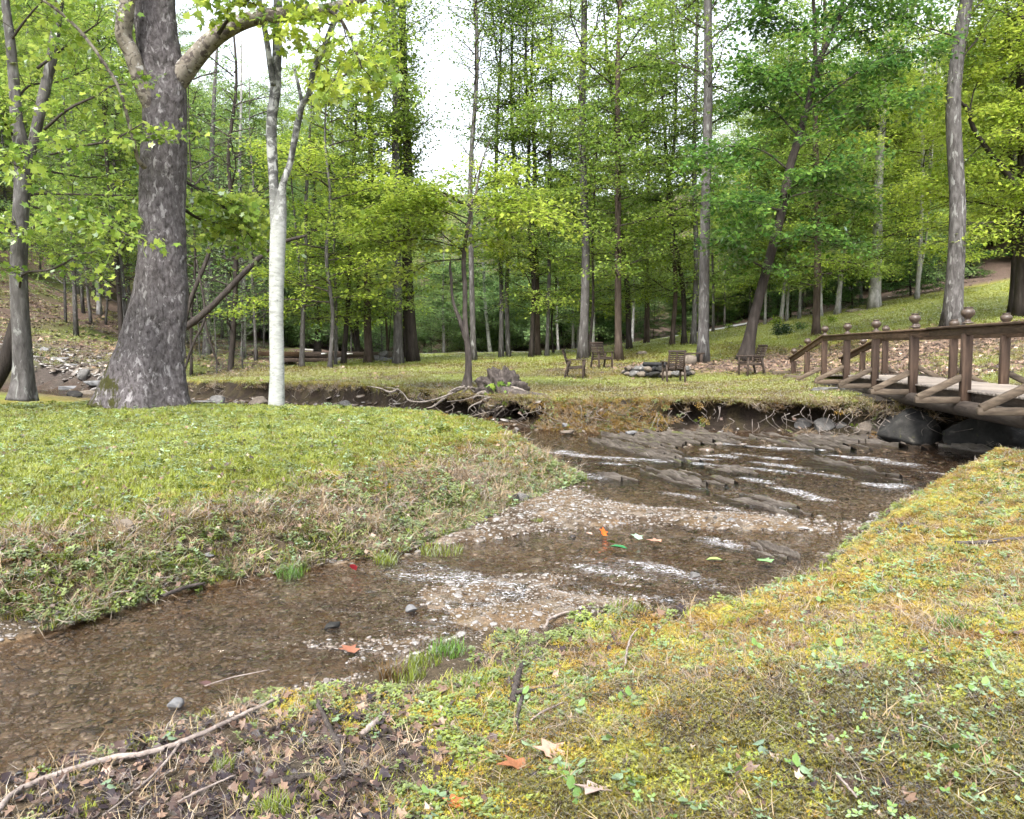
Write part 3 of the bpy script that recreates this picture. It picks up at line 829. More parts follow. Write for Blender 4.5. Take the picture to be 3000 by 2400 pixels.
reg_crown('bare', 'diamond', M['leaf_cool'], seed=9, z0=2.0, z1=14, n=40, Lmin=1.0, Lmax=3.0, leaf=0.142, per=2, spread=0.24, tint=.5, up=.3, profile='column', step=.5)
reg_crown('cool', 'diamond', M['leaf_cool'], seed=10, z0=2.0, z1=14, n=40, Lmin=1.4, Lmax=3.4, leaf=0.189, per=6, spread=0.24, tint=.5, up=.1, profile='layer', flat=.7)
reg_crown('bush', 'diamond', M['leaf_cool'], seed=14, z0=.3, z1=6, n=34, Lmin=1.0, Lmax=2.6, leaf=.18, per=5, spread=.26, tint=.55, up=.3, profile='column', flat=.6, r0=.02)
reg_crown('high', 'diamond', M['leaf_mid'], seed=12, z0=9, z1=24, n=30, Lmin=1.6, Lmax=5.0, leaf=.13, per=5, spread=0.31, tint=.55, up=.7, profile='vase', step=.22)

def trunk_mesh(name, pts, radii, mat, n=14, flare=.0, seed=0, rings=26, lump=.06, moss=False):
    """tapered trunk with root flare and uneven girth"""
    P = spline(pts, rings); m = rings
    t = np.linspace(0, 1, m)
    R = np.interp(t, np.linspace(0, 1, len(radii)), radii)
    s = np.concatenate([[0], np.cumsum(np.linalg.norm(np.diff(P, axis=0), axis=1))])
    V, Q, T = tube_np(P, R, n)
    V = V.copy(); body = V[:m * n].reshape(m, n, 3)
    a = np.linspace(0, 2 * np.pi, n, endpoint=False)
    lob = 1 + flare * np.exp(-s / (R[0] * 2.2))[:, None] * (.75 + .55 * np.cos(a * 5 + seed)[None] * (1 if n > 11 else .3))
    lob = lob * (1 + lump * 2 * (fbm(a[None] * 1.7 + seed * 3.1 + 0 * s[:, None], s[:, None] / max(R[0], .05) * .5 + 0 * a[None], 1, 3, seed) - .5))
    body[:] = P[:, None] + (body - P[:, None]) * lob[..., None]
    V[:m * n] = body.reshape(-1, 3)
    attrs = None
    if moss:
        mm = np.zeros(len(V))
        hgt = V[:, 2] - P[0, 2]
        cx_ = np.interp(V[:, 2], P[:, 2], P[:, 0]); rx_ = np.interp(V[:, 2], P[:, 2], R)
        side = (cx_ - V[:, 0]) / (rx_ + 1e-6)
        mm = np.clip(.56 - hgt / 6.5, 0, 1) * np.clip(.6 + .4 * side, 0, .95) + np.clip(.25 - hgt / 1.2, 0, .25)
        attrs = {'moss': ('FLOAT', mm)}
    return np_mesh(name, V, [Q, T], mat, True, attrs)

tree_count = [0]
def tree(name, label, px, py, wpx, d, bark, key, height=20, top_px=None, scale=1.0, group=None, bend=.12, cat='tree', crown_scale=None, flare=.5, second=None, top_r=.25):
    """a tree rooted at pixel (px,py) seen at depth d; top_px: pixel column its stem reaches at the picture's top"""
    tree_count[0] += 1
    sd_ = tree_count[0] * 7 + 3
    r = np.random.default_rng(sd_)
    x = at_d(px, py, d).x
    z = gz(x, d)
    lean = 0.0
    if top_px is not None:
        zt = at_d(px, 0, d).z
        lean = math.atan2(at_d(top_px, 0, d).x - x, zt - z)
    root = empty(name, (x, d, z - .06), (r.normal(0, .012), lean, 0))
    tag(root, label, cat, group)
    rad = wpx * .5 * d / F
    k = 5
    pts = [(r.normal(0, bend * .9) * (i > 0), r.normal(0, bend * .9) * (i > 0), height * i / k) for i in range(k + 1)]
    pts[0] = (0, 0, 0)
    me = trunk_mesh('trunk', pts, [rad * 1.08, rad * .95, rad * .85, rad * .7, rad * .5, rad * top_r], M[bark], 12, flare, sd_)
    link(bpy.data.objects.new('trunk', me), root)
    if second:
        p2 = [(0, 0, second[0]), (second[1] * .35, .1, second[0] + 1.5), (second[1], .2, second[0] + 5), (second[1] * 1.2, .2, height * .8)]
        link(bpy.data.objects.new('stem', trunk_mesh('stem', p2, [rad * .6, rad * .5, rad * .35, rad * .15], M[bark], 10, 0, sd_ + 1)), root)
    if key:
        bm_, lm_ = CROWNS[key]
        cs = crown_scale or scale
        rz = r.random() * 6.28
        for nm, me in (('branches', bm_), ('crown', lm_)):
            o = link(bpy.data.objects.new(nm, me), root)
            o.rotation_euler = (0, 0, rz); o.scale = (cs, cs, scale)
            o['kind'] = 'stuff'
    return root

TREES = [
 # name, label, px, py, w, d, bark, crown, opts
 ('maple_tree', 'blotchy grey trunk left of the dark brown trunk on the lawn', 1167, 1068, 25, 40, 'bark_grey', 'poplar', dict(top_px=1148, height=24)),
 ('pine_tree', 'thick dark brown trunk wrapped in green vine at the lawn centre', 1210, 1056, 31, 41, 'bark_dark', 'sparse', dict(top_px=1185, height=24)),
 ('young_tree', 'slender dark stem between the grey and brown lawn trunks', 1188, 1056, 11, 43, 'bark_dark', 'sparse', dict(height=18)),
 ('hornbeam_tree', 'short olive-brown trunk in front of the distant plank bridge', 1080, 1058, 22, 41, 'bark_brown', 'beech', dict(height=17, top_px=1085)),
 ('young_tree', 'thin leaning dark trunk just left of the olive trunk', 1005, 1056, 14, 40, 'bark_dark', 'beech', dict(height=14, top_px=1050, crown_scale=.8)),
 ('young_tree', 'thinnest straight stem before the distant plank bridge', 982, 1060, 9, 39, 'bark_grey', 'sapling', dict(height=13, scale=1.5)),
 ('young_tree', 'grey forked sapling at the left end of the plank bridge', 884, 1074, 14, 36, 'bark_grey', 'sapling', dict(height=12, top_px=910, scale=1.5, second=(3.0, -.7))),
 ('young_tree', 'twin thin stems beside the small boulder heap', 1137, 1052, 7, 44, 'bark_brown', 'sapling', dict(height=12, top_px=1095, second=(.4, .5), scale=1.6)),
 ('poplar_tree', 'grey straight trunk right behind the crooked dead tree', 1388, 1062, 16, 40, 'bark_grey', 'sparse', dict(height=23, top_px=1390)),
 ('poplar_tree', 'left one of the paired slim trunks past the stump', 1468, 1052, 13, 44, 'bark_grey', 'sparse', dict(height=22, top_px=1462, scale=.95)),
 ('poplar_tree', 'right one of the paired slim trunks past the stump', 1490, 1052, 13, 44.3, 'bark_grey', 'high', dict(height=22, top_px=1500)),
 ('maple_tree', 'dark trunk with a dead side stem left of centre lawn', 1556, 1050, 14, 43, 'bark_dark', 'maple', dict(height=19, top_px=1545, scale=.9)),
 ('maple_tree', 'brown trunk touching the dark trunk left of the chairs', 1575, 1046, 16, 44, 'bark_brown', 'beech', dict(height=18, top_px=1560)),
 ('poplar_tree', 'thin grey trunk left of the speckled trunk by the chairs', 1602, 1050, 11, 43, 'bark_grey', 'sparse', dict(height=20, top_px=1612, scale=.9)),
 ('sapling_tree', 'very thin dark stem beyond the left garden chair', 1622, 1036, 6, 48, 'bark_dark', 'sapling', dict(height=10, scale=1.4)),
 ('beech_tree', 'tall light speckled trunk standing behind the leftmost chair', 1708, 1053, 25, 37, 'bark_grey', 'sparse', dict(height=25, top_px=1712)),
 ('young_tree', 'thin dark stem hugging the tall speckled trunk', 1724, 1050, 8, 38.5, 'bark_dark', 'sapling', dict(height=13, top_px=1765, scale=1.5)),
 ('oak_tree', 'dark brown mossy-footed trunk behind the chair by the fire ring', 1812, 1056, 20, 35.5, 'bark_brown', 'maple', dict(height=20, top_px=1815, scale=1.0)),
 ('oak_tree', 'dark trunk leaning left beside the mossy-footed trunk', 1843, 1022, 16, 44, 'bark_dark', 'beech', dict(height=19, top_px=1765)),
 ('oak_tree', 'stubby grey trunk alone on the rising lawn', 1894, 993, 15, 50, 'bark_brown', 'maple', dict(height=17, top_px=1890, scale=.85)),
 ('maple_tree', 'left trunk of the trio behind the fire ring', 1968, 1016, 13, 43, 'bark_brown', 'maple', dict(height=18, top_px=1972, scale=.9)),
 ('maple_tree', 'curved middle trunk of the trio behind the fire ring', 2005, 1018, 14, 43, 'bark_dark', 'beech', dict(height=16, top_px=1905)),
 ('maple_tree', 'right trunk of the trio behind the fire ring', 2031, 1018, 15, 42, 'bark_grey', 'high', dict(height=22, top_px=2045)),
 ('beech_tree', 'tall pale grey trunk next to the plank bench', 2060, 1066, 30, 31, 'bark_grey', 'high', dict(height=24, top_px=2074)),
 ('young_tree', 'thin trunk on the slope between bench and leaning tree', 2089, 972, 8, 55, 'bark_grey', 'sapling', dict(height=12, scale=1.6)),
 ('oak_tree', 'straight brown trunk rising left of the footbridge rail', 2390, 986, 20, 38, 'bark_brown', 'beech', dict(height=17, top_px=2400)),
 ('sycamore_tree', 'white trunk leaning right at the edge of the hillside lawn', 2452, 922, 14, 49, 'bark_pale', 'beech', dict(height=20, top_px=2610)),
 ('sycamore_tree', 'thick whitish trunk at the hillside wood edge', 2560, 910, 29, 48.5, 'bark_pale', 'yellow', dict(height=20, top_px=2600, scale=1.2)),
 ('poplar_tree', 'pale double trunk at the hillside wood edge', 2686, 886, 12, 49, 'bark_pale', 'yellow', dict(height=20, second=(.3, .6), scale=1.2)),
 ('beech_tree', 'big purple-grey trunk behind the bridge rail with a kinked foot', 2790, 966, 47, 31, 'bark_grey', 'high', dict(height=22, top_px=2822)),
 ('poplar_tree', 'pale trunk behind the straight brown trunk by the bridge', 2404, 938, 11, 49, 'bark_pale', 'beech', dict(height=18)),
 ('poplar_tree', 'left of two close white stems above the dark shrub', 2287, 948, 10, 50, 'bark_pale', 'maple', dict(height=19, scale=.9)),
 ('poplar_tree', 'right of two close white stems above the dark shrub', 2304, 946, 8, 50.4, 'bark_pale', 'beech', dict(height=18)),
 ('poplar_tree', 'slim white stem at the wood edge left of the brown trunk', 2341, 938, 8, 50.5, 'bark_pale', 'yellow', dict(height=17, scale=1.2)),
 ('poplar_tree', 'thin pale stem left of the dark hillside shrub', 2241, 950, 7, 51, 'bark_pale', 'maple', dict(height=16, scale=.8)),
 ('poplar_tree', 'faint grey stem among evergreens right of the leaning white trunk', 2522, 900, 9, 54, 'bark_grey', 'beech', dict(height=17)),
 ('poplar_tree', 'thin white trunk beyond the road left of the chairs', 1636, 1015, 7, 64, 'bark_pale', 'cool', dict(height=16, top_px=1625)),
 ('poplar_tree', 'left of the two pale trunks where the road meets the lawn', 1679, 1010, 8, 66, 'bark_pale', 'cool', dict(height=17)),
 ('poplar_tree', 'right of the two pale trunks where the road meets the lawn', 1692, 1010, 8, 66.5, 'bark_pale', 'maple', dict(height=18)),
 ('poplar_tree', 'pale trunk just right of the tall speckled trunk', 1738, 1006, 8, 64, 'bark_pale', 'yellow', dict(height=17, scale=1.2)),
 ('poplar_tree', 'thin pale trunk beyond the mossy-footed trunk', 1852, 998, 8, 62, 'bark_pale', 'maple', dict(height=17)),
 ('birch_tree', 'slim white trunk beyond the green far lawn', 1437, 1030, 10, 66, 'bark_white', 'cool', dict(height=19, top_px=1350)),
 ('dogwood_tree', 'small pale branching tree at the far edge of the lawn', 1300, 1030, 8, 67, 'bark_pale', 'cool', dict(height=10, scale=.75, crown_scale=1.0)),
 ('oak_tree', 'bent pale trunk in the wooded ravine right of the sycamore', 712, 1004, 14, 47, 'bark_pale', 'bare', dict(height=18, top_px=700)),
 ('oak_tree', 'straight dark trunk in the ravine right of the sycamore', 672, 1068, 16, 36, 'bark_dark', 'bare', dict(height=16, top_px=690)),
 ('oak_tree', 'left of a dark pair of slanting trunks on the left hillside', 356, 985, 14, 42, 'bark_dark', 'maple', dict(height=17, top_px=280)),
 ('oak_tree', 'right of a dark pair of slanting trunks on the left hillside', 368, 990, 12, 42.5, 'bark_grey', 'bare', dict(height=16, top_px=310)),
 ('poplar_tree', 'pale thin trunk upslope behind the left pair of trunks', 290, 885, 13, 54, 'bark_pale', 'maple', dict(height=18)),
 ('poplar_tree', 'thin grey stem on the litter slope left of the sycamore', 265, 905, 8, 50, 'bark_grey', 'bare', dict(height=16)),
 ('poplar_tree', 'slanting thin grey stem above the litter slope', 308, 910, 6, 51, 'bark_grey', 'bare', dict(height=15, top_px=360)),
 ('oak_tree', 'grey trunk deep in the ravine beside the sycamore', 605, 1020, 22, 46, 'bark_grey', 'bare', dict(height=18, top_px=640)),
 ('oak_tree', 'dark stump-like trunk in the shade left of the plank bridge', 930, 1020, 18, 52, 'bark_dark', 'cool', dict(height=16)),
 ('oak_tree', 'dark trunk pair in the shade behind the plank bridge', 1050, 1020, 16, 56, 'bark_dark', 'beech', dict(height=15, second=(.3, -.9))),
 ('ravine_tree', 'slim dark tree in the ravine near the pale bent trunk', 560, 1075, 8, 37, 'bark_dark', 'bare', dict(height=13, top_px=570)),
 ('ravine_tree', 'thin grey tree in the ravine left of the white trunk', 750, 1020, 9, 45, 'bark_grey', 'bare', dict(height=15)),
 ('oak_tree', 'right of two dark trunks at the right picture edge', 2993, 935, 36, 34, 'bark_dark', 'yellow', dict(height=18, top_px=2990, scale=1.3)),
 ('oak_tree', 'left of two dark trunks at the right picture edge', 2962, 930, 17, 35.5, 'bark_dark', 'yellow', dict(height=16, top_px=2950, scale=1.15)),
]
def vine(root, rad, z0, z1, n, seed):
    f = Foliage(seed)
    for i in range(n):
        a = f.rng.random() * 6.28; z = f.rng.uniform(z0, z1)
        f.leaves(np.array([[math.cos(a) * rad, math.sin(a) * rad, z]]), np.array([[math.cos(a), math.sin(a), -.2]]), .17, 4, .18, .2, .55, flat=.3)
    o = link(bpy.data.objects.new('vine', f.leafmesh('vine', 'diamond', M['leaf_yellow'])), root); o['kind'] = 'stuff'
for nm, lab, px, py, w, d, bk, ck, kw in TREES:
    _t = tree(nm, lab, px, py, w, d, bk, ck, **kw)
    if nm == 'pine_tree': vine(_t, .36, 7.5, 15, 420, 55)

# ---- far wood: one mass of trees on the valley sides (instances on points)
def tuft_gn():
    ng = bpy.data.node_groups.new('scatter', 'GeometryNodeTree')
    ng.interface.new_socket('Geometry', in_out='INPUT', socket_type='NodeSocketGeometry')
    ng.interface.new_socket('Object', in_out='INPUT', socket_type='NodeSocketObject')
    ng.interface.new_socket('Geometry', in_out='OUTPUT', socket_type='NodeSocketGeometry')
    N, L = ng.nodes, ng.links
    gi, go = N.new('NodeGroupInput'), N.new('NodeGroupOutput')
    ip = N.new('GeometryNodeInstanceOnPoints'); oi = N.new('GeometryNodeObjectInfo')
    ro = N.new('GeometryNodeInputNamedAttribute'); ro.data_type = 'FLOAT_VECTOR'; ro.inputs['Name'].default_value = 'rot'
    sc = N.new('GeometryNodeInputNamedAttribute'); sc.data_type = 'FLOAT_VECTOR'; sc.inputs['Name'].default_value = 'scl'
    er = N.new('FunctionNodeEulerToRotation')
    L.new(gi.outputs['Geometry'], ip.inputs['Points']); L.new(gi.outputs['Object'], oi.inputs['Object'])
    L.new(oi.outputs['Geometry'], ip.inputs['Instance'])
    L.new(ro.outputs['Attribute'], er.inputs[0]); L.new(er.outputs[0], ip.inputs['Rotation'])
    L.new(sc.outputs['Attribute'], ip.inputs['Scale'])
    L.new(ip.outputs['Instances'], go.inputs['Geometry'])
    return ng
NG = tuft_gn()
def scatter(name, label, cat, src_mesh, P, rot, scl, tint):
    """one stuff object: src_mesh instanced at points P"""
    src = bpy.data.objects.new(name + '_piece', src_mesh)
    scl = np.asarray(scl, float)
    if scl.ndim == 1: scl = np.repeat(scl[:, None], 3, 1)
    me = np_mesh(name, P, np.zeros((0, 3), int), None, False, {'rot': ('FLOAT_VECTOR', rot), 'scl': ('FLOAT_VECTOR', scl), 'tint': ('FLOAT', tint)})
    o = link(bpy.data.objects.new(name, me))
    md = o.modifiers.new('scatter', 'NODES'); md.node_group = NG
    for it in NG.interface.items_tree:
        if it.item_type == 'SOCKET' and it.in_out == 'INPUT' and it.name == 'Object':
            md[it.identifier] = src
    return tag(o, label, cat, kind='stuff')

def join_tree(name, key, rad, h, bark):
    bm_, lm_ = CROWNS[key]
    def arr(me):
        v = np.empty(len(me.vertices) * 3, np.float32); me.vertices.foreach_get('co', v); v = v.reshape(-1, 3)
        me.calc_loop_triangles()
        t = np.empty(len(me.loop_triangles) * 3, np.int32); me.loop_triangles.foreach_get('vertices', t)
        return v, t.reshape(-1, 3)
    tm = trunk_mesh('t', [(0, 0, 0), (.1, .05, h * .5), (0, 0, h)], [rad, rad * .7, rad * .2], None, 7, .3, 5, 8)
    V, T, mi, tint = [], [], [], []
    n = 0
    for k, me in enumerate((tm, bm_, lm_)):
        v, t = arr(me)
        V.append(v); T.append(t + n); mi += [min(k, 2) // 2] * len(t)
        if k == 2:
            a = np.empty(len(v), np.float32); me.attributes['tint'].data.foreach_get('value', a); tint.append(a)
        else: tint.append(np.zeros(len(v), np.float32))
        n += len(v)
    me = np_mesh(name, np.concatenate(V), np.concatenate(T), M[bark], False, {'tint': ('FLOAT', np.concatenate(tint))})
    me.materials.append(lm_.materials[0])
    me.polygons.foreach_set('material_index', np.array(mi, np.int32))
    return me

def wood(name, label, key, rad, h, bark, pts, smin, smax, seed, tall=True):
    r = np.random.default_rng(seed)
    pts = np.array(pts); z = ground(pts[:, 0], pts[:, 1]) - .2
    P = np.concatenate([pts, z[:, None]], 1); n = len(P)
    s = smin + (smax - smin) * r.random(n)
    if tall: s = s * (1 - .45 * sstep(-22, -12, pts[:, 0]) * sstep(30, 18, pts[:, 0]))
    rot = np.stack([r.normal(0, .03, n), r.normal(0, .03, n), r.random(n) * 6.28], 1)
    return scatter(name, label, 'wood', join_tree(name, key, rad, h, bark), P, rot, s, r.random(n))

def jitter_pts(n, xr, yr, seed, cond):
    r = np.random.default_rng(seed); out = []
    c = 0
    while len(out) < n and c < n * 60:
        c += 1
        x, y = r.uniform(*xr), r.uniform(*yr)
        if cond(x, y): out.append((x, y))
    return out
def edge_y(x):      # front edge of the wood behind the lawns
    return 52 + 16 * float(sstep(22, 4, x)) if x > 0 else 68 - 14 * float(sstep(-8, -26, x))
right = lambda x, y: y > edge_y(x) + 7
wood('far_wood_maples', 'dense green wood on the slopes behind the lawn', 'maple', .16, 19, 'bark_grey', jitter_pts(90, (-75, 80), (52, 120), 71, right), .8, 1.15, 1)
wood('far_wood_beeches', 'fresh light green trees mixed through the far wood', 'beech', .14, 16, 'bark_pale', jitter_pts(80, (-75, 80), (52, 115), 72, right), .8, 1.25, 2)
wood('far_wood_yellow', 'yellow green spring trees lit in the far wood', 'yellow', .12, 14, 'bark_grey', jitter_pts(60, (2, 80), (52, 100), 73, right), 1.0, 1.6, 3)
wood('far_wood_evergreens', 'dark evergreen understorey along the wood edge', 'hemlock', .09, 11, 'bark_dark', jitter_pts(95, (8, 70), (50, 82), 74, lambda x, y: edge_y(x) - 1 < y), .45, .95, 4)
wood('ravine_wood', 'grey bare-stemmed trees crowding the left ravine', 'bare', .1, 15, 'bark_grey', jitter_pts(70, (-60, -6), (36, 90), 75, lambda x, y: x < -11 - (y - 34) * .02 + (y > 52) * 6), .6, 1.1, 5)
wood('hillside_wood', 'green trees climbing the left hillside', 'maple', .14, 18, 'bark_grey', jitter_pts(60, (-80, -12), (40, 95), 76, lambda x, y: x < -14 - (y - 34) * .12 + (y > 60) * 8), .75, 1.1, 6)
wood('cool_wood', 'pale blue green foliage beyond the plank bridge', 'cool', .1, 14, 'bark_grey', jitter_pts(36, (-24, 12), (60, 90), 77, lambda x, y: y > 70 or x < -10), .7, 1.1, 7)

wood('wood_edge_bushes', 'pale green bushes and saplings closing the far lawn edge', 'bush', .04, 5.5, 'bark_grey', jitter_pts(75, (-34, 26), (66, 84), 78, lambda x, y: y > edge_y(x) + (3 if x > 0 else 1)), .6, 1.2, 8, False)
wood('hillside_bushes', 'green undergrowth on the wooded slopes', 'bush', .04, 5.5, 'bark_grey', jitter_pts(60, (-60, 60), (56, 110), 79, lambda x, y: y > edge_y(x) + 2), .6, 1.3, 9, False)
# ------------------------------------------------------------------ individually shaped trees
def P3(pts, d, dd=0.0):
    """pixel polyline at depth d, receding by dd along its length"""
    n = len(pts)
    return [tuple(at_d(p[0], p[1], d + dd * i / max(1, n - 1))) for i, p in enumerate(pts)]
def local(pts, o):
    return [tuple(np.array(p) - np.array(o)) for p in pts]
def part(root, name, me, stuff=False):
    o = link(bpy.data.objects.new(name, me), root)
    if stuff: o['kind'] = 'stuff'
    return o
def limb_part(root, name, pts, d, dd, widths, mat, n=9, rings=18, seed=1, lump=.05):
    P = local(P3(pts, d, dd), root.location)
    rad = [w * .5 * d / F for w in widths]
    return part(root, name, trunk_mesh(name, P, rad, M[mat], n, 0, seed, rings, lump))

def spray(f, pts, d, dd, r0, twigs, tl, leaf, per, spread, tint, off, depth=1, flat=.5, start=.15, step=.2):
    """a bough along a pixel polyline carrying leafy twigs; coordinates relative to off"""
    P = np.array(local(P3(pts, d, dd), off))
    B = f.limb(P, r0, r0 * .35, 6)
    r = f.rng
    for i in range(twigs):
        t = start + (1 - start) * (i + r.random()) / twigs
        q = np.array([np.interp(t, np.linspace(0, 1, len(B)), B[:, k]) for k in range(3)])
        j = min(int(t * (len(B) - 1)), len(B) - 2)
        tg = B[j + 1] - B[j]; tg /= np.linalg.norm(tg)
        a = r.normal(size=3) * np.array([.8, .8, .35]) + tg * .7
        f.twig(q, a, tl * (.5 + .8 * r.random()), r0 * .3, leaf, per, spread, depth, np.clip(tint + r.normal(0, .14), .05, .98), step, 4, flat)

# --- big sycamore
SD_ = 17.4
b0 = at_d(462, 1192, SD_); root = empty('sycamore_tree', (b0.x, SD_, gz(b0.x, SD_) - .05))
tag(root, 'huge flaky-barked sycamore with a mossy flared foot on the left bank', 'tree')
cen = [(425, 1200), (432, 1140), (440, 1080), (452, 1000), (470, 880), (476, 760), (475, 640), (480, 480), (484, 380), (482, 280), (472, 190), (460, 100), (450, 0), (444, -250), (440, -700), (436, -1150)]
wid = [225, 200, 178, 160, 144, 128, 122, 126, 116, 116, 116, 110, 114, 100, 70, 25]
Pm = local(P3(cen, SD_), root.location)
me = trunk_mesh('trunk', Pm, [w * .5 * SD_ / F for w in wid], M['bark_sycamore'], 110, .26, 4, 300, .05, moss=True)
# flaky plates and knots
vv = np.empty(len(me.vertices) * 3, np.float32); me.vertices.foreach_get('co', vv); vv = vv.reshape(-1, 3)
nn = np.empty_like(vv).ravel(); me.vertices.foreach_get('normal', nn); nn = nn.reshape(-1, 3)
ang = np.arctan2(vv[:, 1], vv[:, 0])
pl = (fbm(ang * 4, vv[:, 2] * 5, 1, 4, 91) - .5) + .55 * (np.abs(fbm(ang * 8, vv[:, 2] * 6, 1, 3, 93) - .5) * 2 - .25) + .5 * np.round(3 * fbm(ang * 6 + 3, vv[:, 2] * 9, 1, 3, 95)) / 3 - .25
dk = 0
for kx, ky, kr, kh in [(468, 190, .16, .08), (455, 395, .2, -.10), (408, 575, .16, .12), (412, 480, .14, .09), (540, 690, .2, .05)]:
    kp = np.array(at_d(kx, ky, SD_ - .42)) - np.array(root.location)
    dk = dk + kh * np.exp(-((vv - kp) ** 2).sum(1) / kr ** 2)
vv = vv + nn * (pl * .045 + dk)[:, None]
me.vertices.foreach_set('co', vv.ravel().astype(np.float32)); me.update()
part(root, 'trunk', me)
limb_part(root, 'limb', [(474, 370), (452, 325), (430, 280), (405, 215), (385, 155), (362, 105), (366, 50), (371, 0), (375, -120), (360, -300)], SD_ - .12, -.8, [30, 46, 50, 46, 44, 46, 46, 42, 36, 20], 'bark_limb', 16, 40, 3, .08)
limb_part(root, 'limb', [(478, 285), (522, 232), (566, 176), (620, 118), (680, 78), (740, 56), (800, 46), (870, 40), (960, 28), (1060, -8), (1180, -90)], SD_ + .12, -1.2, [70, 62, 54, 49, 44, 40, 38, 36, 32, 26, 16], 'bark_limb', 16, 40, 5, .07)
limb_part(root, 'limb', [(425, 490), (405, 470), (393, 420), (375, 350), (350, 262), (300, 178), (235, 92), (165, 28), (90, -20)], SD_ - .55, -1.5, [16, 12, 11, 10, 9, 9, 9, 8, 6], 'bark_limb', 7, 26, 6)
f = Foliage(101); o_ = root.location
for pl_, d_, dd_, tw in [([(420, -160), (560, -150), (700, -100)], 17, 1, 12), ([(371, -160), (250, -140), (120, -90), (40, 0)], 16, 1.5, 16), ([(640, 100), (690, 30), (760, -20), (860, -60)], 16.6, -.6, 20),
                         ([(450, -100), (600, -260), (800, -300), (1000, -260)], 17.5, 2, 22), ([(440, -150), (300, -300), (100, -300), (-80, -200)], 17.5, 1, 22), ([(960, 28), (1000, 60), (1040, 140), (1060, 200)], 16.2, -.3, 6), ([(520, 520), (590, 560), (660, 610), (740, 700)], 18.2, 1.5, 22), ([(520, 600), (580, 640), (640, 660), (700, 690)], 18.4, 2.5, 20)]:
    spray(f, pl_, d_, dd_, .04, tw, 1.1, .15, 2, .15, .75, o_, 1, .35)
part(root, 'branches', f.mb.mesh('branches', M['twig'], True), True)
part(root, 'crown', f.leafmesh('crown', 'maple', M['leaf_mid']), True)

# --- left-edge maple with low boughs
LD = 16.6
b0 = at_d(62, 1165, LD); root = empty('maple_tree', (b0.x, LD, gz(b0.x, LD) - .05))
tag(root, 'grey maple at the left picture edge with low dark boughs', 'tree')
part(root, 'trunk', trunk_mesh('trunk', local(P3([(64, 1172), (66, 1120), (66, 1050), (58, 900), (55, 760), (60, 640), (66, 540), (66, 460), (50, 360), (42, 250), (30, 120), (15, 0), (0, -200), (-10, -500)], LD), root.location),
     [w * .5 * LD / F for w in [66, 56, 50, 48, 46, 45, 45, 46, 34, 29, 26, 22, 18, 6]], M['bark_grey'], 18, .35, 7, 70, .09))
limb_part(root, 'stem', [(68, 520), (95, 430), (125, 290), (150, 180), (165, 80), (178, -40), (190, -300)], LD, .5, [28, 28, 30, 30, 26, 22, 10], 'bark_grey', 12, 36, 8, .09)
limb_part(root, 'stem', [(-75, 1240), (-50, 1170), (-10, 1110), (20, 1050), (42, 960), (58, 880)], LD + .3, -.2, [60, 54, 46, 44, 34, 20], 'bark_dark', 10, 20, 9, .08)
f = Foliage(103); o_ = root.location
for pl_, d_, dd_, tw, tl, tint in [([(80, 575), (120, 568), (230, 570), (330, 572), (402, 572)], LD, .6, 10, .9, .5), ([(110, 200), (175, 150), (250, 95), (300, 60)], LD, -.8, 12, 1.0, .7),
        ([(130, 380), (200, 320), (280, 282), (330, 252), (395, 245)], LD, -.6, 18, 1.0, .62), ([(150, 452), (230, 430), (330, 410), (420, 360)], LD, -.8, 20, 1.0, .6),
        ([(55, 860), (70, 802), (150, 790), (235, 745), (268, 742)], LD, -1.6, 16, .7, .55), ([(55, 700), (110, 660), (200, 640), (300, 655), (380, 690)], LD, -2.2, 26, .8, .62),
        ([(50, 640), (0, 680), (-40, 700)], LD, -1.6, 16, .8, .75), ([(60, 600), (120, 610), (230, 615), (340, 640), (400, 660)], LD, .8, 18, .9, .55),
        ([(40, 400), (10, 360), (-40, 330)], LD, -1, 14, 1.0, .6), ([(40, 300), (90, 250), (170, 240), (260, 200)], LD, 1.5, 20, 1.1, .62), ([(30, 120), (90, 40), (150, -20)], LD, -.8, 16, 1.1, .75),
        ([(60, 500), (130, 500), (260, 520), (380, 500)], LD, 2.2, 22, 1.1, .5), ([(-40, 520), (10, 470), (50, 480), (90, 400)], LD - 2, 0, 16, .9, .7)]:
    spray(f, pl_, d_, dd_, .03, max(4, int(tw * .55)), tl * .8, .12, 2, .13, min(.95, tint + .1), o_, 1, .4, step=.17)
part(root, 'branches', f.mb.mesh('branches', M['twig'], True), True)
part(root, 'crown', f.leafmesh('crown', 'maple', M['leaf_mid']), True)

# --- white-barked forked tree
WD = 17.0
b0 = at_d(811, 1203, WD); root = empty('birch_tree', (b0.x, WD, gz(b0.x, WD) - .05))
tag(root, 'white-barked forked tree standing at the creek bank', 'tree')
part(root, 'trunk', trunk_mesh('trunk', local(P3([(810, 1206), (812, 1100), (810, 950), (811, 800), (815, 690), (820, 620), (825, 565), (829, 540)], WD), root.location),
     [w * .5 * WD / F for w in [47, 42, 40, 43, 45, 38, 26, 19]], M['bark_birch'], 20, .05, 9, 60, .06))
limb_part(root, 'stem', [(812, 740), (806, 660), (802, 540), (795, 400), (798, 330), (807, 260), (812, 148), (814, 0), (816, -200), (812, -500)], WD + .06, .2, [24, 28, 28, 30, 30, 30, 26, 25, 20, 8], 'bark_birch', 16, 60, 11, .1)
limb_part(root, 'stem', [(800, 250), (791, 185), (780, 111), (768, 40), (758, -20), (740, -200)], WD + .05, -.2, [16, 17, 15, 14, 13, 5], 'bark_birch', 10, 30, 12, .08)
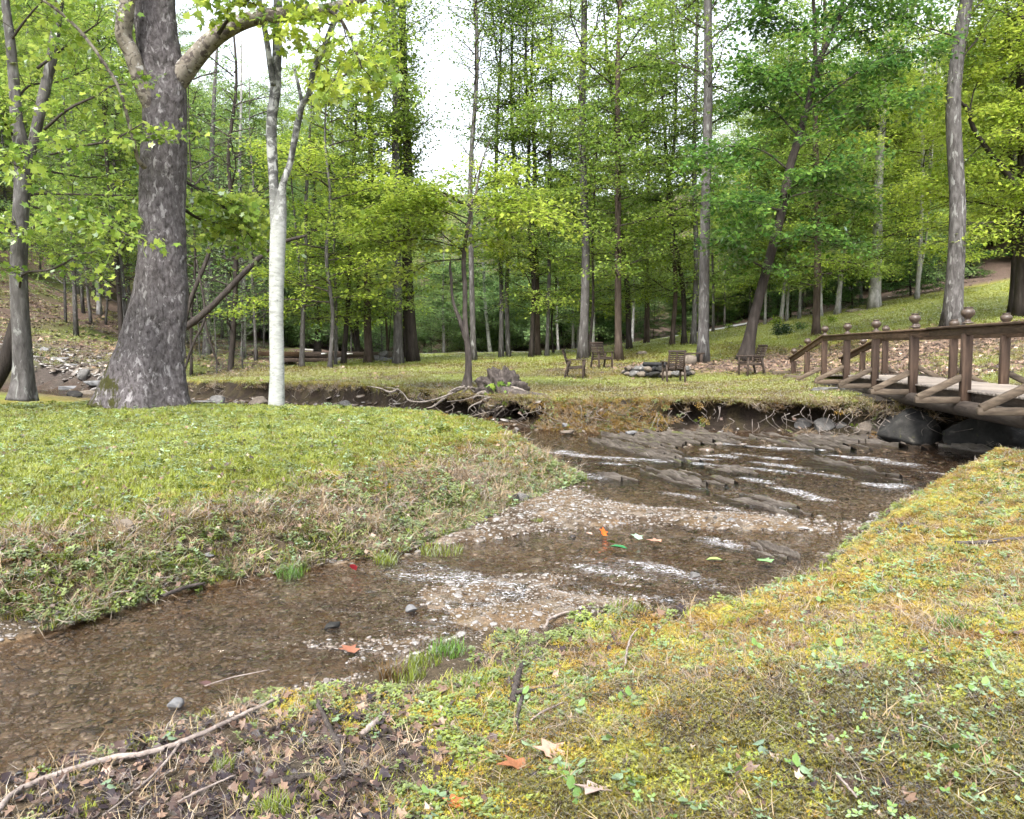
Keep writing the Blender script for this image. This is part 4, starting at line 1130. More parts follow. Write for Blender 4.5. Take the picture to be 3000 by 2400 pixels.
limb_part(root, 'stem', [(822, 590), (829, 540), (849, 482), (860, 427), (874, 352), (886, 306), (904, 278), (919, 204), (941, 160), (975, 74), (1015, 0), (1060, -120)], WD, -.6, [26, 20, 17, 18, 20, 17, 15, 16, 16, 15, 13, 7], 'bark_birch', 10, 44, 13, .08)
limb_part(root, 'branch', [(886, 306), (875, 255), (868, 225), (863, 200)], WD, 0, [13, 10, 9, 8], 'bark_birch', 7, 10, 14)
f = Foliage(105); o_ = root.location
for pl_, d_, dd_, tw in [([(941, 165), (990, 185), (1030, 180), (1055, 150)], 16.6, -.6, 8), ([(945, 160), (900, 130), (860, 100)], 16.6, -.5, 8), ([(960, 100), (1000, 130), (1040, 220), (1065, 235)], 16.5, -.6, 8), ([(930, 180), (955, 200), (975, 245)], 16.4, -.4, 5),
                         ([(1015, 0), (1060, 30), (1110, 40)], 16.4, -.4, 8), ([(770, 20), (730, 10), (690, 30)], 16.6, -.4, 8), ([(975, 74), (930, 60), (870, 30)], 16.3, -.4, 10)]:
    spray(f, pl_, d_, dd_, .014, max(3, int(tw * .6)), .5, .15, 2, .1, .85, o_, 1, .3)
part(root, 'branches', f.mb.mesh('branches', M['twig'], True), True)
part(root, 'crown', f.leafmesh('crown', 'maple', M['leaf_yellow']), True)

# --- leaning dark maple by the fire ring
ND = 29.5
b0 = at_d(2183, 1052, ND); root = empty('maple_tree', (b0.x, ND, gz(b0.x, ND) - .08))
tag(root, 'dark maple leaning right over the lawn left of the footbridge', 'tree')
part(root, 'trunk', trunk_mesh('trunk', local(P3([(2183, 1058), (2204, 950), (2230, 850), (2246, 790), (2290, 620), (2312, 500), (2332, 430), (2366, 310), (2395, 190), (2440, 95), (2470, 0), (2500, -200)], ND), root.location),
     [w * .5 * ND / F for w in [36, 30, 28, 27, 26, 24, 22, 18, 16, 13, 10, 3]], M['bark_dark'], 14, .7, 15, 60, .07))
limb_part(root, 'stem', [(2372, 300), (2386, 200), (2388, 80), (2380, -40), (2376, -200)], ND, .5, [14, 12, 11, 9, 4], 'bark_dark', 8, 20, 16)
f = Foliage(107); o_ = root.location
for pl_, dd_, tw in [([(2246, 790), (2160, 740), (2090, 700)], -1.5, 12), ([(2262, 720), (2340, 690), (2460, 720)], -1.5, 14), ([(2290, 620), (2200, 590), (2110, 600)], -2, 16), ([(2300, 560), (2380, 520), (2480, 500)], -2, 20), ([(2312, 500), (2230, 440), (2130, 430), (2060, 470)], -1, 20),
                     ([(2330, 440), (2420, 370), (2540, 300), (2620, 290)], -1, 24), ([(2340, 400), (2260, 320), (2180, 300)], 1.5, 20), ([(2360, 330), (2450, 260), (2560, 180), (2680, 130)], -1, 24), ([(2366, 310), (2280, 220), (2200, 190)], -1, 18),
                     ([(2395, 190), (2470, 120), (2600, 60), (2700, 10)], 1, 22), ([(2388, 120), (2300, 60), (2220, 40)], 0, 18), ([(2440, 95), (2500, 0), (2620, -60)], 0, 16), ([(2388, 0), (2320, -60), (2240, -120)], 0, 14), ([(2300, 580), (2420, 560), (2560, 620)], 2, 16), ([(2280, 650), (2180, 660), (2080, 560)], 2, 16)]:
    spray(f, pl_, ND, dd_, .035, tw, 1.2, .17, 5, .2, .5, o_, 1, .65)
part(root, 'branches', f.mb.mesh('branches', M['twig'], True), True)
part(root, 'crown', f.leafmesh('crown', 'diamond', M['leaf_dark']), True)

# --- crooked half-dead tree beside the stump, with a low bright crown
CD = 20.6
b0 = at_d(1370, 1135, CD); root = empty('dogwood_tree', (b0.x, CD, gz(b0.x, CD) - .05))
tag(root, 'crooked thin dark tree with peeling bark beside the uprooted stump', 'tree')
part(root, 'trunk', trunk_mesh('trunk', local(P3([(1366, 1140), (1372, 1090), (1372, 1040), (1366, 980), (1362, 920), (1362, 840), (1358, 770), (1366, 690), (1378, 630), (1376, 600)], CD), root.location),
     [w * .5 * CD / F for w in [30, 19, 19, 17, 14, 13, 14, 11, 9, 7]], M['dead_wood'], 12, .5, 17, 44, .12))
limb_part(root, 'stem', [(1368, 1010), (1350, 945), (1332, 900), (1324, 860), (1322, 815), (1318, 785), (1320, 765)], CD, -.1, [13, 15, 10, 8, 9, 7, 5], 'dead_wood', 8, 24, 18, .1)
limb_part(root, 'branch', [(1376, 605), (1395, 560), (1410, 480), (1440, 400)], CD, .4, [8, 6, 5, 3], 'dead_wood', 6, 16, 19)
limb_part(root, 'branch', [(1376, 605), (1340, 590), (1290, 560)], CD, -.3, [8, 6, 3], 'dead_wood', 6, 12, 20)
f = Foliage(109); o_ = root.location
for pl_, dd_, tw in [([(1358, 740), (1300, 690), (1250, 650), (1190, 640)], -.8, 16), ([(1356, 760), (1260, 770), (1180, 820), (1130, 830)], .8, 14), ([(1366, 690), (1420, 640), (1480, 620), (1570, 640)], -.8, 20), ([(1370, 660), (1300, 620), (1200, 610), (1080, 640)], .6, 26),
                     ([(1376, 610), (1450, 590), (1560, 610), (1640, 660)], .6, 22), ([(1376, 605), (1280, 560), (1160, 570)], -1, 20), ([(1376, 605), (1420, 540), (1520, 530)], 1, 16), ([(1362, 720), (1420, 700), (1470, 720)], 1, 12), ([(1360, 730), (1240, 700), (1120, 710), (1020, 690)], 0, 22), ([(1370, 640), (1220, 590), (1100, 600), (1010, 640)], 1.2, 22)]:
    spray(f, pl_, CD, dd_, .02, tw, .8, .125, 4, .13, .62, o_, 1, .8)
part(root, 'branches', f.mb.mesh('branches', M['twig'], True), True)
part(root, 'crown', f.leafmesh('crown', 'diamond', M['leaf_yellow']), True)
dead_root = root

# --- yellow-green maple between the white tree and the lawn (low crown at left centre)
root = tree('maple_tree', 'low bright green maple crown right of the white trunk', 965, 1066, 12, 35, 'bark_grey', 'yellow', height=12, scale=1.0, crown_scale=1.1, top_px=960)
# --- slanting dead poles in the ravine
def pole(label, pts, d, dd, widths, mat='bark_dark', seed=3, nm='leaning_trunk'):
    P = P3(pts, d, dd); r_ = empty(nm, P[0]); tag(r_, label, 'tree trunk')
    part(r_, 'trunk', trunk_mesh('trunk', local(P, P[0]), [w * .5 * d / F for w in widths], M[mat], 8, 0, seed, 24, .08))
    return r_
pole('long dark pole leaning right across the ravine behind the sycamore', [(455, 1010), (540, 962), (620, 898), (700, 815), (760, 755), (810, 715), (900, 690)], 30, 1.5, [22, 20, 19, 17, 16, 13, 8], seed=5)
pole('shorter dark trunk slanting up just right of the sycamore', [(520, 1080), (545, 930), (562, 868), (590, 800), (612, 740), (640, 640)], 33, 1, [14, 13, 13, 13, 12, 8], seed=6)
pole('thin forked dark stem slanting in the ravine by the creek', [(540, 1085), (565, 1010), (600, 930), (590, 840), (575, 760)], 32, 1, [8, 7, 7, 6, 4], seed=7)
pole('thin dead stem leaning left beside the slanting trunks', [(640, 1070), (615, 1000), (600, 930), (596, 850)], 33, 0, [7, 6, 5, 3], seed=8)
sr = pole('snaking dark bough reaching left from the right-edge trunks', [(2992, 575), (2955, 515), (2912, 462), (2880, 420), (2850, 372), (2838, 330), (2818, 302), (2780, 290)], 33, -1, [22, 19, 17, 14, 13, 12, 10, 5], seed=9, nm='tree_bough')
f = Foliage(111)
for pl_, dd_, tw in [([(2925, 470), (2955, 420), (3000, 350), (3060, 300)], -1, 16), ([(2838, 330), (2900, 310), (2990, 290)], 0, 16), ([(2818, 302), (2740, 300), (2660, 310)], -1, 16), ([(2880, 420), (2820, 480), (2760, 520)], -.5, 14), ([(2950, 520), (2990, 540), (3060, 520)], -1, 12), ([(2840, 330), (2860, 250), (2920, 180), (3000, 130)], 0, 20), ([(2800, 290), (2840, 220), (2900, 90), (2990, 40)], 1, 20)]:
    spray(f, pl_, 33, dd_, .03, tw, 1.2, .17, 5, .2, .6, sr.location, 1, .6)
part(sr, 'branches', f.mb.mesh('branches', M['twig'], True), True)
part(sr, 'crown', f.leafmesh('crown', 'diamond', M['leaf_yellow']), True)

# ------------------------------------------------------------------ uprooted stump and bank roots
UD = 19.4
u0 = at_d(1465, 1150, UD)
root = empty('tree_stump', (u0.x, UD, .55)); tag(root, 'uprooted jagged grey stump with bare roots hanging over the creek', 'stump')
rg = np.random.default_rng(5)
def lump(name, size, seed, mat, nu=28, nv=16, amp=.35, fr=3.0, rot=0, flat=0.0, sharp=1.0, facets=0):
    """boulder-like closed mesh"""
    u = np.linspace(0, 2 * np.pi, nu, endpoint=False); v = np.linspace(0, np.pi, nv)
    UU, VV = np.meshgrid(u, v)
    D = np.stack([np.sin(VV) * np.cos(UU), np.sin(VV) * np.sin(UU), np.cos(VV)], -1)
    n1 = fbm(D[..., 0] * fr + seed * 3.7 + D[..., 2] * 1.3, D[..., 1] * fr + D[..., 2] * fr * .9 - seed * 1.9, 1, 4, seed) - .5
    R = 1 + amp * 2 * n1
    D2 = np.sign(D) * np.abs(D) ** sharp
    P = D2 * R[..., None]
    if facets:
        rf = np.random.default_rng(seed + 999)
        for _ in range(facets):
            nv_ = rf.normal(size=3); nv_ /= np.linalg.norm(nv_)
            ex = np.maximum(P @ nv_ - rf.uniform(.55, .85), 0)
            P = P - ex[..., None] * nv_ * .93
    if facets:
        n2 = fbm(D[..., 0] * fr * 5 + seed + D[..., 2] * 4, D[..., 1] * fr * 5 + D[..., 2] * 3, 1, 4, seed + 7) - .5
        P = P * (1 + .14 * n2)[..., None]
    P = P * np.array(size)
    if flat: P[..., 2] = np.where(P[..., 2] > size[2] * flat, size[2] * flat + (P[..., 2] - size[2] * flat) * .2, P[..., 2])
    c, s = math.cos(rot), math.sin(rot)
    P = np.stack([P[..., 0] * c - P[..., 1] * s, P[..., 0] * s + P[..., 1] * c, P[..., 2]], -1)
    I_ = np.arange(nu * nv).reshape(nv, nu)
    Q = np.stack([I_[:-1], I_[1:], np.roll(I_, -1, 1)[1:], np.roll(I_, -1, 1)[:-1]], -1).reshape(-1, 4)
    return np_mesh(name, P.reshape(-1, 3), Q, mat, True)
part(root, 'root_plate', lump('root_plate', (.55, .4, .5), 7, M['dead_wood'], 60, 40, .6, 5))
for i in range(6):
    a = rg.uniform(0, 6.28); q = np.array([math.cos(a) * .28, math.sin(a) * .2, .15])
    h_ = rg.uniform(.2, .5)
    pts = [q, q * 1.05 + [rg.normal(0, .04), rg.normal(0, .04), h_ * .5], q * .9 + [rg.normal(0, .1), 0, h_]]
    mb_ = MB(); mb_.tube(spline(pts, 7), np.linspace(.08, .012, 7), 6, .3, rg); mb_.build('splinter', M['dead_wood'], root)
def roots(rt, plist, d, r0, mat='root'):
    for pts in plist:
        P = local(P3([(a, b) for a, b in pts], d, 0), rt.location)
        P = [np.array(p) + np.array([0, rg.normal(0, .08), 0]) for p in P]
        mb_ = MB(); S_ = spline(P, 16); mb_.tube(S_, np.linspace(r0 * rg.uniform(.7, 1.3), r0 * .3, 16), 6, .2, rg); mb_.build('root', M[mat], rt, True)
part(root, 'fallen_log', trunk_mesh('fallen_log', local(P3([(1462, 1140), (1500, 1158), (1550, 1164), (1600, 1172), (1650, 1182)], UD - .3, -1.0), root.location), [.13, .16, .14, .12, .07], M['dead_wood'], 14, 0, 21, 26, .15))
roots(root, [[(1480, 1130), (1520, 1140), (1545, 1148)], [(1430, 1150), (1405, 1152), (1385, 1168)]], UD - .3, .06)
roots(root, [[(1470, 1160), (1420, 1168), (1415, 1185), (1440, 1200), (1478, 1196)], [(1440, 1165), (1400, 1160), (1360, 1172), (1310, 1176)], [(1478, 1196), (1462, 1210), (1450, 1225)], [(1478, 1196), (1490, 1205), (1470, 1222)],
             [(1500, 1170), (1510, 1190), (1495, 1215)], [(1480, 1175), (1460, 1200), (1400, 1215), (1350, 1228)], [(1530, 1180), (1575, 1190), (1625, 1184)], [(1570, 1165), (1580, 1178), (1595, 1150)], [(1430, 1170), (1380, 1190), (1370, 1210)],
             [(1450, 1195), (1450, 1215), (1442, 1235), (1452, 1248)], [(1520, 1195), (1500, 1204), (1485, 1200)], [(1420, 1170), (1436, 1195), (1430, 1222)], [(1560, 1185), (1545, 1200), (1530, 1196)], [(1465, 1178), (1475, 1200), (1440, 1225)]], UD - .75, .022)
f = Foliage(113)
for i in range(26):
    f.leaves(np.array([[rg.normal(0, .16), -.36 + rg.normal(0, .05), rg.normal(.02, .16)]]), np.array([[0, -.5, -.6]]), .12, 3, .05, .3, .55, flat=.1)
part(root, 'ivy', f.leafmesh('ivy', 'maple', M['leaf_mid']), True)
roots(dead_root, [[(1362, 1132), (1335, 1148), (1290, 1165), (1240, 1178), (1200, 1174), (1185, 1160), (1165, 1142), (1130, 1134)], [(1360, 1135), (1320, 1150), (1300, 1172)], [(1372, 1132), (1390, 1148), (1420, 1150)], [(1366, 1138), (1350, 1160), (1352, 1172)],
                  [(1240, 1178), (1225, 1165), (1232, 1150)], [(1165, 1142), (1140, 1150), (1110, 1138), (1075, 1132)], [(1300, 1168), (1270, 1190), (1250, 1195)], [(1380, 1135), (1400, 1140), (1440, 1132)], [(1362, 1134), (1340, 1136), (1310, 1150)]], CD - 1.2, .03)

# fine rootlets and dead grass hanging from the cut bank: one mass
mb_ = MB(); rgb = np.random.default_rng(77)
FE = POLY[:NFAR]
for i in range(150):
    k = rgb.integers(5, NFAR - 2); t = rgb.random()
    q = FE[k] * (1 - t) + FE[k + 1] * t
    if q[1] > 29: continue
    zt = rgb.uniform(.05, .5); y_ = q[1] + rgb.uniform(-.02, .25) * (zt + .3)
    L_ = rgb.uniform(.1, .35)
    pts = [(q[0], y_, zt), (q[0] + rgb.normal(0, .1), y_ - .06 - rgb.random() * .08, zt - L_ * .4), (q[0] + rgb.normal(0, .2), y_ - .05 - rgb.random() * .1, zt - L_)]
    mb_.tube(spline(pts, 6), np.linspace(.008, .003, 6) * rgb.uniform(.4, 1.4), 4, cap=False)
tag(mb_.build('bank_rootlets', M['root'], None, True), 'pale rootlets hanging from the cut far bank', 'roots', kind='stuff')
# ------------------------------------------------------------------ wooden footbridge
def wood_mat(name, dark, mid, light, grain_axis=0, bump=.35, rough=.8):
    sc = [22, 22, 22]; sc[grain_axis] = 1.6
    m, N, L, out = new_mat(name)
    oi = N.new("ShaderNodeObjectInfo")
    tc = N.new("ShaderNodeTexCoord"); mp = N.new("ShaderNodeMapping"); mp.inputs['Scale'].default_value = sc
    ad = N.new("ShaderNodeVectorMath"); ad.operation = 'ADD'
    cx = N.new("ShaderNodeCombineXYZ")
    for k in range(3): L.new(oi.outputs['Random'], cx.inputs[k])
    ml = N.new("ShaderNodeVectorMath"); ml.operation = 'SCALE'; ml.inputs['Scale'].default_value = 37
    L.new(cx.outputs[0], ml.inputs[0]); L.new(tc.outputs['Object'], ad.inputs[0]); L.new(ml.outputs[0], ad.inputs[1]); L.new(ad.outputs[0], mp.inputs['Vector'])
    n1 = noise_node(N, L, 1.0, 6, .65, mp.outputs[0], .6)
    n2 = noise_node(N, L, 1.4, 4, .6, tc.outputs['Object'])
    r = ramp(N, [(.28, dark), (.5, mid), (.75, light)]); L.new(n1.outputs['Fac'], r.inputs[0])
    r2 = ramp(N, [(.3, (.6, .6, .6)), (.7, (1.2, 1.17, 1.13))]); L.new(n2.outputs['Fac'], r2.inputs[0])
    mx = N.new("ShaderNodeMixRGB"); mx.blend_type = 'MULTIPLY'; mx.inputs[0].default_value = 1
    L.new(r.outputs[0], mx.inputs[1]); L.new(r2.outputs[0], mx.inputs[2])
    r3 = ramp(N, [(0, (.8, .8, .8)), (1, (1.2, 1.18, 1.16))]); L.new(oi.outputs['Random'], r3.inputs[0])
    m3 = N.new("ShaderNodeMixRGB"); m3.blend_type = 'MULTIPLY'; m3.inputs[0].default_value = 1
    L.new(mx.outputs[0], m3.inputs[1]); L.new(r3.outputs[0], m3.inputs[2])
    b = N.new("ShaderNodeBsdfPrincipled"); b.inputs['Roughness'].default_value = rough; b.inputs['Specular IOR Level'].default_value = .3
    L.new(m3.outputs[0], b.inputs['Base Color'])
    bp = N.new("ShaderNodeBump"); bp.inputs['Strength'].default_value = bump; bp.inputs['Distance'].default_value = .01
    L.new(n1.outputs['Fac'], bp.inputs['Height']); L.new(bp.outputs[0], b.inputs['Normal'])
    L.new(b.outputs[0], out.inputs['Surface'])
    return m
M['rail_wood'] = wood_mat('rail_wood', (0.0360, 0.0238, 0.0158), (0.1008, 0.0662, 0.0446), (0.1656, 0.1188, 0.0850), 1)
M['post_wood'] = wood_mat('post_wood', (0.0224, 0.0144, 0.0104), (0.0680, 0.0432, 0.0304), (0.1120, 0.0760, 0.0544), 2)
M['brace_wood'] = wood_mat('brace_wood', (0.0300, 0.0225, 0.0165), (0.0863, 0.0660, 0.0480), (0.1425, 0.1162, 0.0885), 0)
M['deck_wood'] = wood_mat('deck_wood', (.12, .1, .085), (.24, .21, .185), (.36, .325, .29), 0)
M['log_wood'] = wood_mat('log_wood', (0.0180, 0.0138, 0.0108), (0.0540, 0.0420, 0.0342), (0.0960, 0.0780, 0.0648), 1)
M['urn'] = rough_mat('urn_bronze', [(.3, (.035, .024, .017)), (.7, (.085, .06, .044))], 20, bump=.1, rough=.45, spec=.5)
M['chair_wood'] = wood_mat('chair_wood', (.02, .014, .011), (.05, .036, .028), (.095, .073, .058), 0)

BA, BB = 5.074, .1475
BDIR = Vector((BB, 1, 0)).normalized(); BPER = Vector((BDIR.y, -BDIR.x, 0))     # along, and across to the far rail (+x)
def bpt(d, off=0.0, z=0.0):
    """point beside the bridge: d = depth along the near rail line, off = metres across"""
    return Vector((BA + BB * d, d, z)) + BPER * off
DECK, BW = .96, 1.55
bridge = empty('footbridge', bpt(15, BW / 2, .4)); tag(bridge, 'brown wooden footbridge with urn-topped posts crossing the creek at right', 'footbridge')
BL = bridge.location.copy()
def bb(name, mat, fn, parent=None, smooth=False):
    mb = MB(); fn(mb)
    mb.v = [v - np.array(BL) for v in mb.v]
    return mb.build(name, M[mat], parent or bridge, smooth)
rb = np.random.default_rng(8)
# deck planks across, level part then a short ramp at the far end
PL0, PLW = 6.0, .142
npl = int((22.3 - PL0) / PLW)
ang = math.atan2(BPER.y, BPER.x)
plank_me = []
for k in range(4):
    mb = MB(); mb.box((0, 0, 0), (BW - .04, PLW - .012 - .003 * (k % 2), .036), None, .004); plank_me.append(mb.mesh('plank', M['deck_wood']))
def deckz(d): return DECK - .12 * max(0, (d - 19) / 3.3) ** 2 - max(0, d - 22.2) * .16
for i in range(npl + 26):
    d = PL0 + (i + .5) * PLW
    p = bpt(d, BW / 2 + rb.normal(0, .006), deckz(d) - .018 + rb.normal(0, .0025))
    o = link(bpy.data.objects.new('plank', plank_me[i % 4]), bridge)
    o.location = p - BL; o.rotation_euler = (rb.normal(0, .006), rb.normal(0, .004), ang + rb.normal(0, .004))
# log stringers
for off, nm in ((-.02, 'log_stringer'), (BW - .1, 'log_stringer')):
    pts = [bpt(d, off, z) for d, z in ((5.5, .66), (10, .68), (14, .68), (18, .675), (20.5, .63), (22.5, .53), (24.0, .44))]
    bb(nm, 'log_wood', lambda mb: mb.tube(spline(pts, 40), np.interp(np.linspace(0, 1, 40), [0, .5, 1], [.125, .115, .085]), 18, .012, rb), smooth=True)
# posts, finials, braces and cross beams
ND_ = [7.9, 10.2, 12.5, 14.85, 17.2, 19.5, 21.8, 23.9, 25.9]
urn_prof = [(.075, 0), (.078, .012), (.05, .022), (.032, .045), (.03, .06), (.05, .08), (.078, .11), (.086, .14), (.078, .168), (.055, .186), (.045, .192), (.058, .2), (.06, .212), (.0, .214)]
def urn_mesh():
    n = 18; a = np.linspace(0, 2 * np.pi, n, endpoint=False)
    V = np.concatenate([np.stack([r_ * np.cos(a), r_ * np.sin(a), np.full(n, z_)], 1) for r_, z_ in urn_prof])
    I_ = np.arange(len(urn_prof) * n).reshape(-1, n)
    Q = np.stack([I_[:-1], np.roll(I_, -1, 1)[:-1], np.roll(I_, -1, 1)[1:], I_[1:]], -1).reshape(-1, 4)
    return np_mesh('urn_finial', V, Q, M['urn'], True)
urn_me = urn_mesh()
def rail_z(d): return 1.94 + (.03 if d < 15 else 0) if d <= 21.9 else 1.94 - (d - 21.8) * .145
PW = .135
for off, sgn in ((0, -1), (BW - .02, 1)):
    for d in ND_:
        dz = deckz(d); rz_ = rail_z(d)
        bot = dz - .2 if d < 23 else gz(*bpt(d, off).xy) - .1
        post = bb('post', 'post_wood', lambda mb: mb.box(bpt(d, off, (bot + rz_ - .15) / 2 + .0), (PW, PW, rz_ - .152 - bot), Matrix.Rotation(ang, 3, 'Z'), .008))
        o = link(bpy.data.objects.new('urn_finial', urn_me), post)
        o.location = bpt(d, off, rz_ + .001) - BL; o.scale = (1.18,) * 3
        if d < 26:
            # brace from the post out to the cross beam end, both outside the walkway
            out_d = BPER * sgn
            e = .66 if d < 22 else .6
            topz, bz = dz + .2, dz - .14
            if d > 23: topz, bz = dz + .3, gz(*bpt(d, off).xy) + .05
            a_ = bpt(d, off, topz) + out_d * (PW / 2 - .01); b_ = bpt(d, off, bz + .02) + out_d * (e + .02)
            bb('brace', 'brace_wood', lambda mb: mb.beam(a_, b_, .085, .1, bevel=.006), post)
            bb('cross_beam', 'brace_wood', lambda mb: mb.beam(bpt(d + .004, off, bz - .015) + out_d * (PW / 2 + .003), bpt(d + .004, off, bz - .015) + out_d * (e + .06), .09, .1, bevel=.006), post)
    # rail: flat cap and side board, level stretch, then down the ramp
    segs = [(5.2, 14.0), (14.0, 21.85), (21.85, 26.35)]
    for a_, b_ in segs:
        za, zb = rail_z(min(a_ + .01, 26)), rail_z(b_ - .01)
        if b_ < 15: zb = za
        if 14 <= a_ < 20: za = zb = 1.94
        if a_ < 14: za = zb = 1.95
        bb('rail_cap', 'rail_wood', lambda mb: mb.beam(bpt(a_ + .003, off, za - .02), bpt(b_ - .003, off, zb - .02), .19, .038, bevel=.006))
        bb('rail_board', 'rail_wood', lambda mb: mb.beam(bpt(a_ + .003, off + sgn * .015, za - .04 - .057), bpt(b_ - .003, off + sgn * .015, zb - .04 - .057), .05, .112, bevel=.005))
    # joist under the deck edge
    bb('joist', 'log_wood', lambda mb: mb.beam(bpt(5.5, off - sgn * .16, DECK - .12), bpt(19.5, off - sgn * .16, DECK - .12), .06, .15, bevel=.004))
for off in (.05, BW - .15):
    q = bpt(21.6, off)
    bb('support_post', 'log_wood', lambda mb: mb.box((q.x, q.y, .42), (.16, .16, .55), Matrix.Rotation(ang, 3, 'Z'), .01))
for d in (7.6, 12.5, 17.2):
    bb('cross_bearer', 'log_wood', lambda mb: mb.beam(bpt(d, .02, .835), bpt(d, BW - .08, .835), .1, .1, bevel=.006))

# ------------------------------------------------------------------ garden chairs
def chair(label, px, py, d, rz, scale=1.0):
    x = at_d(px, py, d).x
    root = empty('garden_chair', (x, d, gz(x, d) - .01), (0, 0, rz)); root.scale = (scale,) * 3
    tag(root, label, 'chair', 'weathered garden chairs round the fire ring')
    W, D = .62, .56
    def pc(nm, fn):
        mb = MB(); fn(mb); return mb.build(nm, M['chair_wood'], root)
    for sx in (-1, 1):
        pc('leg', lambda mb: mb.box((sx * (W / 2 - .03), -D / 2 + .03, .31), (.055, .06, .62), None, .005))          # front leg
        pc('leg', lambda mb: mb.beam((sx * (W / 2 - .03), D / 2 + .08, 0), (sx * (W / 2 - .03), D / 2 - .06, .6), .055, .06, (0, 1, 0), .005))
        pc('armrest', lambda mb: mb.box((sx * (W / 2 - .02), -.02, .635), (.1, D + .14, .028), None, .006))
        pc('seat_rail', lambda mb: mb.beam((sx * (W / 2 - .06), -D / 2 + .05, .39), (sx * (W / 2 - .06), D / 2 - .03, .36), .035, .08, bevel=.004))
    for k in range(5):
        y = -D / 2 + .05 + k * .105
        pc('seat_slat', lambda mb: mb.box((0, y, .44 - .008 * k), (W - .12, .09, .022), None, .004))
    def back(z): return (D / 2 - .05 + (z - .4) * .36)
    for sx in (-.235, 0, .235):
        pc('back_stile', lambda mb: mb.beam((sx, back(.36) + .02, .36), (sx, back(.95) + .02, .95), .05, .028, (0, 1, 0), .004))
    n = 8
    for k in range(n):
        z = .47 + k * .06
        pc('back_slat', lambda mb: mb.beam((-.265, back(z) - .005, z), (.265, back(z) - .005, z), .02, .044, (0, -.34, 1), .003))
    pc('top_rail', lambda mb: mb.beam((-.28, back(.96), .96), (.28, back(.96), .96), .034, .07, (0, -.34, 1), .005))
    pc('seat_apron', lambda mb: mb.box((0, -D / 2 + .02, .385), (W - .12, .025, .075), None, .004))
    return root
chair('weathered garden chair left of the fire ring facing right', 1688, 1108, 27.0, math.radians(80))
chair('weathered garden chair behind the fire ring facing the camera', 1764, 1082, 30.0, math.radians(24), .98)
chair('weathered garden chair with its slatted back to the camera', 1973, 1108, 25.5, math.radians(183))
chair('weathered garden chair at right beside the leaning tree', 2198, 1094, 26.5, math.radians(-76))

# ------------------------------------------------------------------ stones
M['stone_grey'] = rough_mat('stone_grey', [(.3, (.06, .058, .055)), (.55, (.13, .125, .12)), (.8, (.21, .205, .2))], 5, bump=.5, spots=(9, .62, (.28, .27, .26)))
M['stone_dark'] = rough_mat('stone_dark', [(.3, (.009, .009, .009)), (.55, (.026, .025, .023)), (.8, (.07, .066, .058))], 4, bump=.9, spots=(4, .62, (.11, .1, .085)), moss=(7, .66, (.05, .055, .02)))
M['stone_tan'] = rough_mat('stone_tan', [(.3, (.075, .06, .048)), (.55, (.15, .125, .1)), (.8, (.23, .2, .17))], 6, bump=.5)
M['stone_pale'] = rough_mat('stone_pale', [(.3, (.09, .09, .09)), (.6, (.16, .16, .165)), (.8, (.24, .24, .25))], 6, bump=.4)
M['stone_moss'] = rough_mat('stone_moss', [(.3, (.04, .05, .012)), (.55, (.09, .1, .022)), (.8, (.2, .2, .04))], 6, bump=.6)
M['ledge'] = rough_mat('ledge_rock', [(.28, (.02, .016, .013)), (.5, (.065, .053, .043)), (.75, (.155, .135, .115))], 5, (.5, .5, 3.5), bump=.8, rough=.5, spec=.45, moss=(3.5, .62, (.09, .1, .03)))
def stone(name, label, px, py, d, w, h, mat, seed, depth=None, sink=.25, rot=0, cat='rock', amp=.18, group=None, sharp=.75, fr=1.6, z=None, flat=0):
    """a stone whose foot is seen at pixel (px,py): w,h in metres"""
    x = at_d(px, py, d).x
    zz = gz(x, d) if z is None else z
    o = link(bpy.data.objects.new(name, lump(name, (w / 1.7, (depth or w * .7) / 1.7, h / 1.7), seed, M[mat], 40, 26, amp, fr, rot, flat, 1.0 if w > .25 else sharp, 11)))
    o.location = (x, d, zz + h / 2 - h * sink)
    return tag(o, label, cat, group)

# fire ring
fx, fd = px_x(1928, 27.8), 27.8
ring = empty('fire_ring', (fx, fd, gz(fx, fd))); tag(ring, 'low ring of stacked stones around charred wood on the lawn', 'fire ring')
rr = np.random.default_rng(12)
for lay, n, rad, zz in ((0, 20, 1.12, .08), (1, 14, 1.02, .24)):
    for i in range(n):
        a = (i + .5 * lay) * 6.283 / n + rr.normal(0, .05)
        me = lump('stone', (.19 * rr.uniform(.8, 1.25), .13 * rr.uniform(.8, 1.2), .1 * rr.uniform(.8, 1.2)), 300 + i + lay * 40, M[['stone_grey', 'stone_tan', 'stone_dark', 'stone_tan'][i % 4]], 14, 10, .2, 1.5, 0, 0, .9, 8)
        o = link(bpy.data.objects.new('stone', me), ring)
        o.location = (math.cos(a) * rad, math.sin(a) * rad, zz); o.rotation_euler = (rr.normal(0, .1), rr.normal(0, .1), a + 1.57)
M['char'] = rough_mat('charred_wood', [(.3, (.006, .006, .006)), (.8, (.04, .04, .042))], 8, bump=.6, rough=.7)
for i in range(6):
    a = rr.uniform(0, 3.14); c = np.array([rr.normal(0, .25), rr.normal(0, .25), .14 + .05 * i]); v = np.array([math.cos(a), math.sin(a), rr.normal(0, .1)]) * rr.uniform(.4, .7)
    mb = MB(); mb.tube(spline([c - v, c, c + v], 8), .075, 8, .15, rr); mb.build('charred_log', M['char'], ring, True)
part(ring, 'ash_bed', lump('ash_bed', (.95, .95, .12), 9, M['char'], 24, 8, .1, 2))

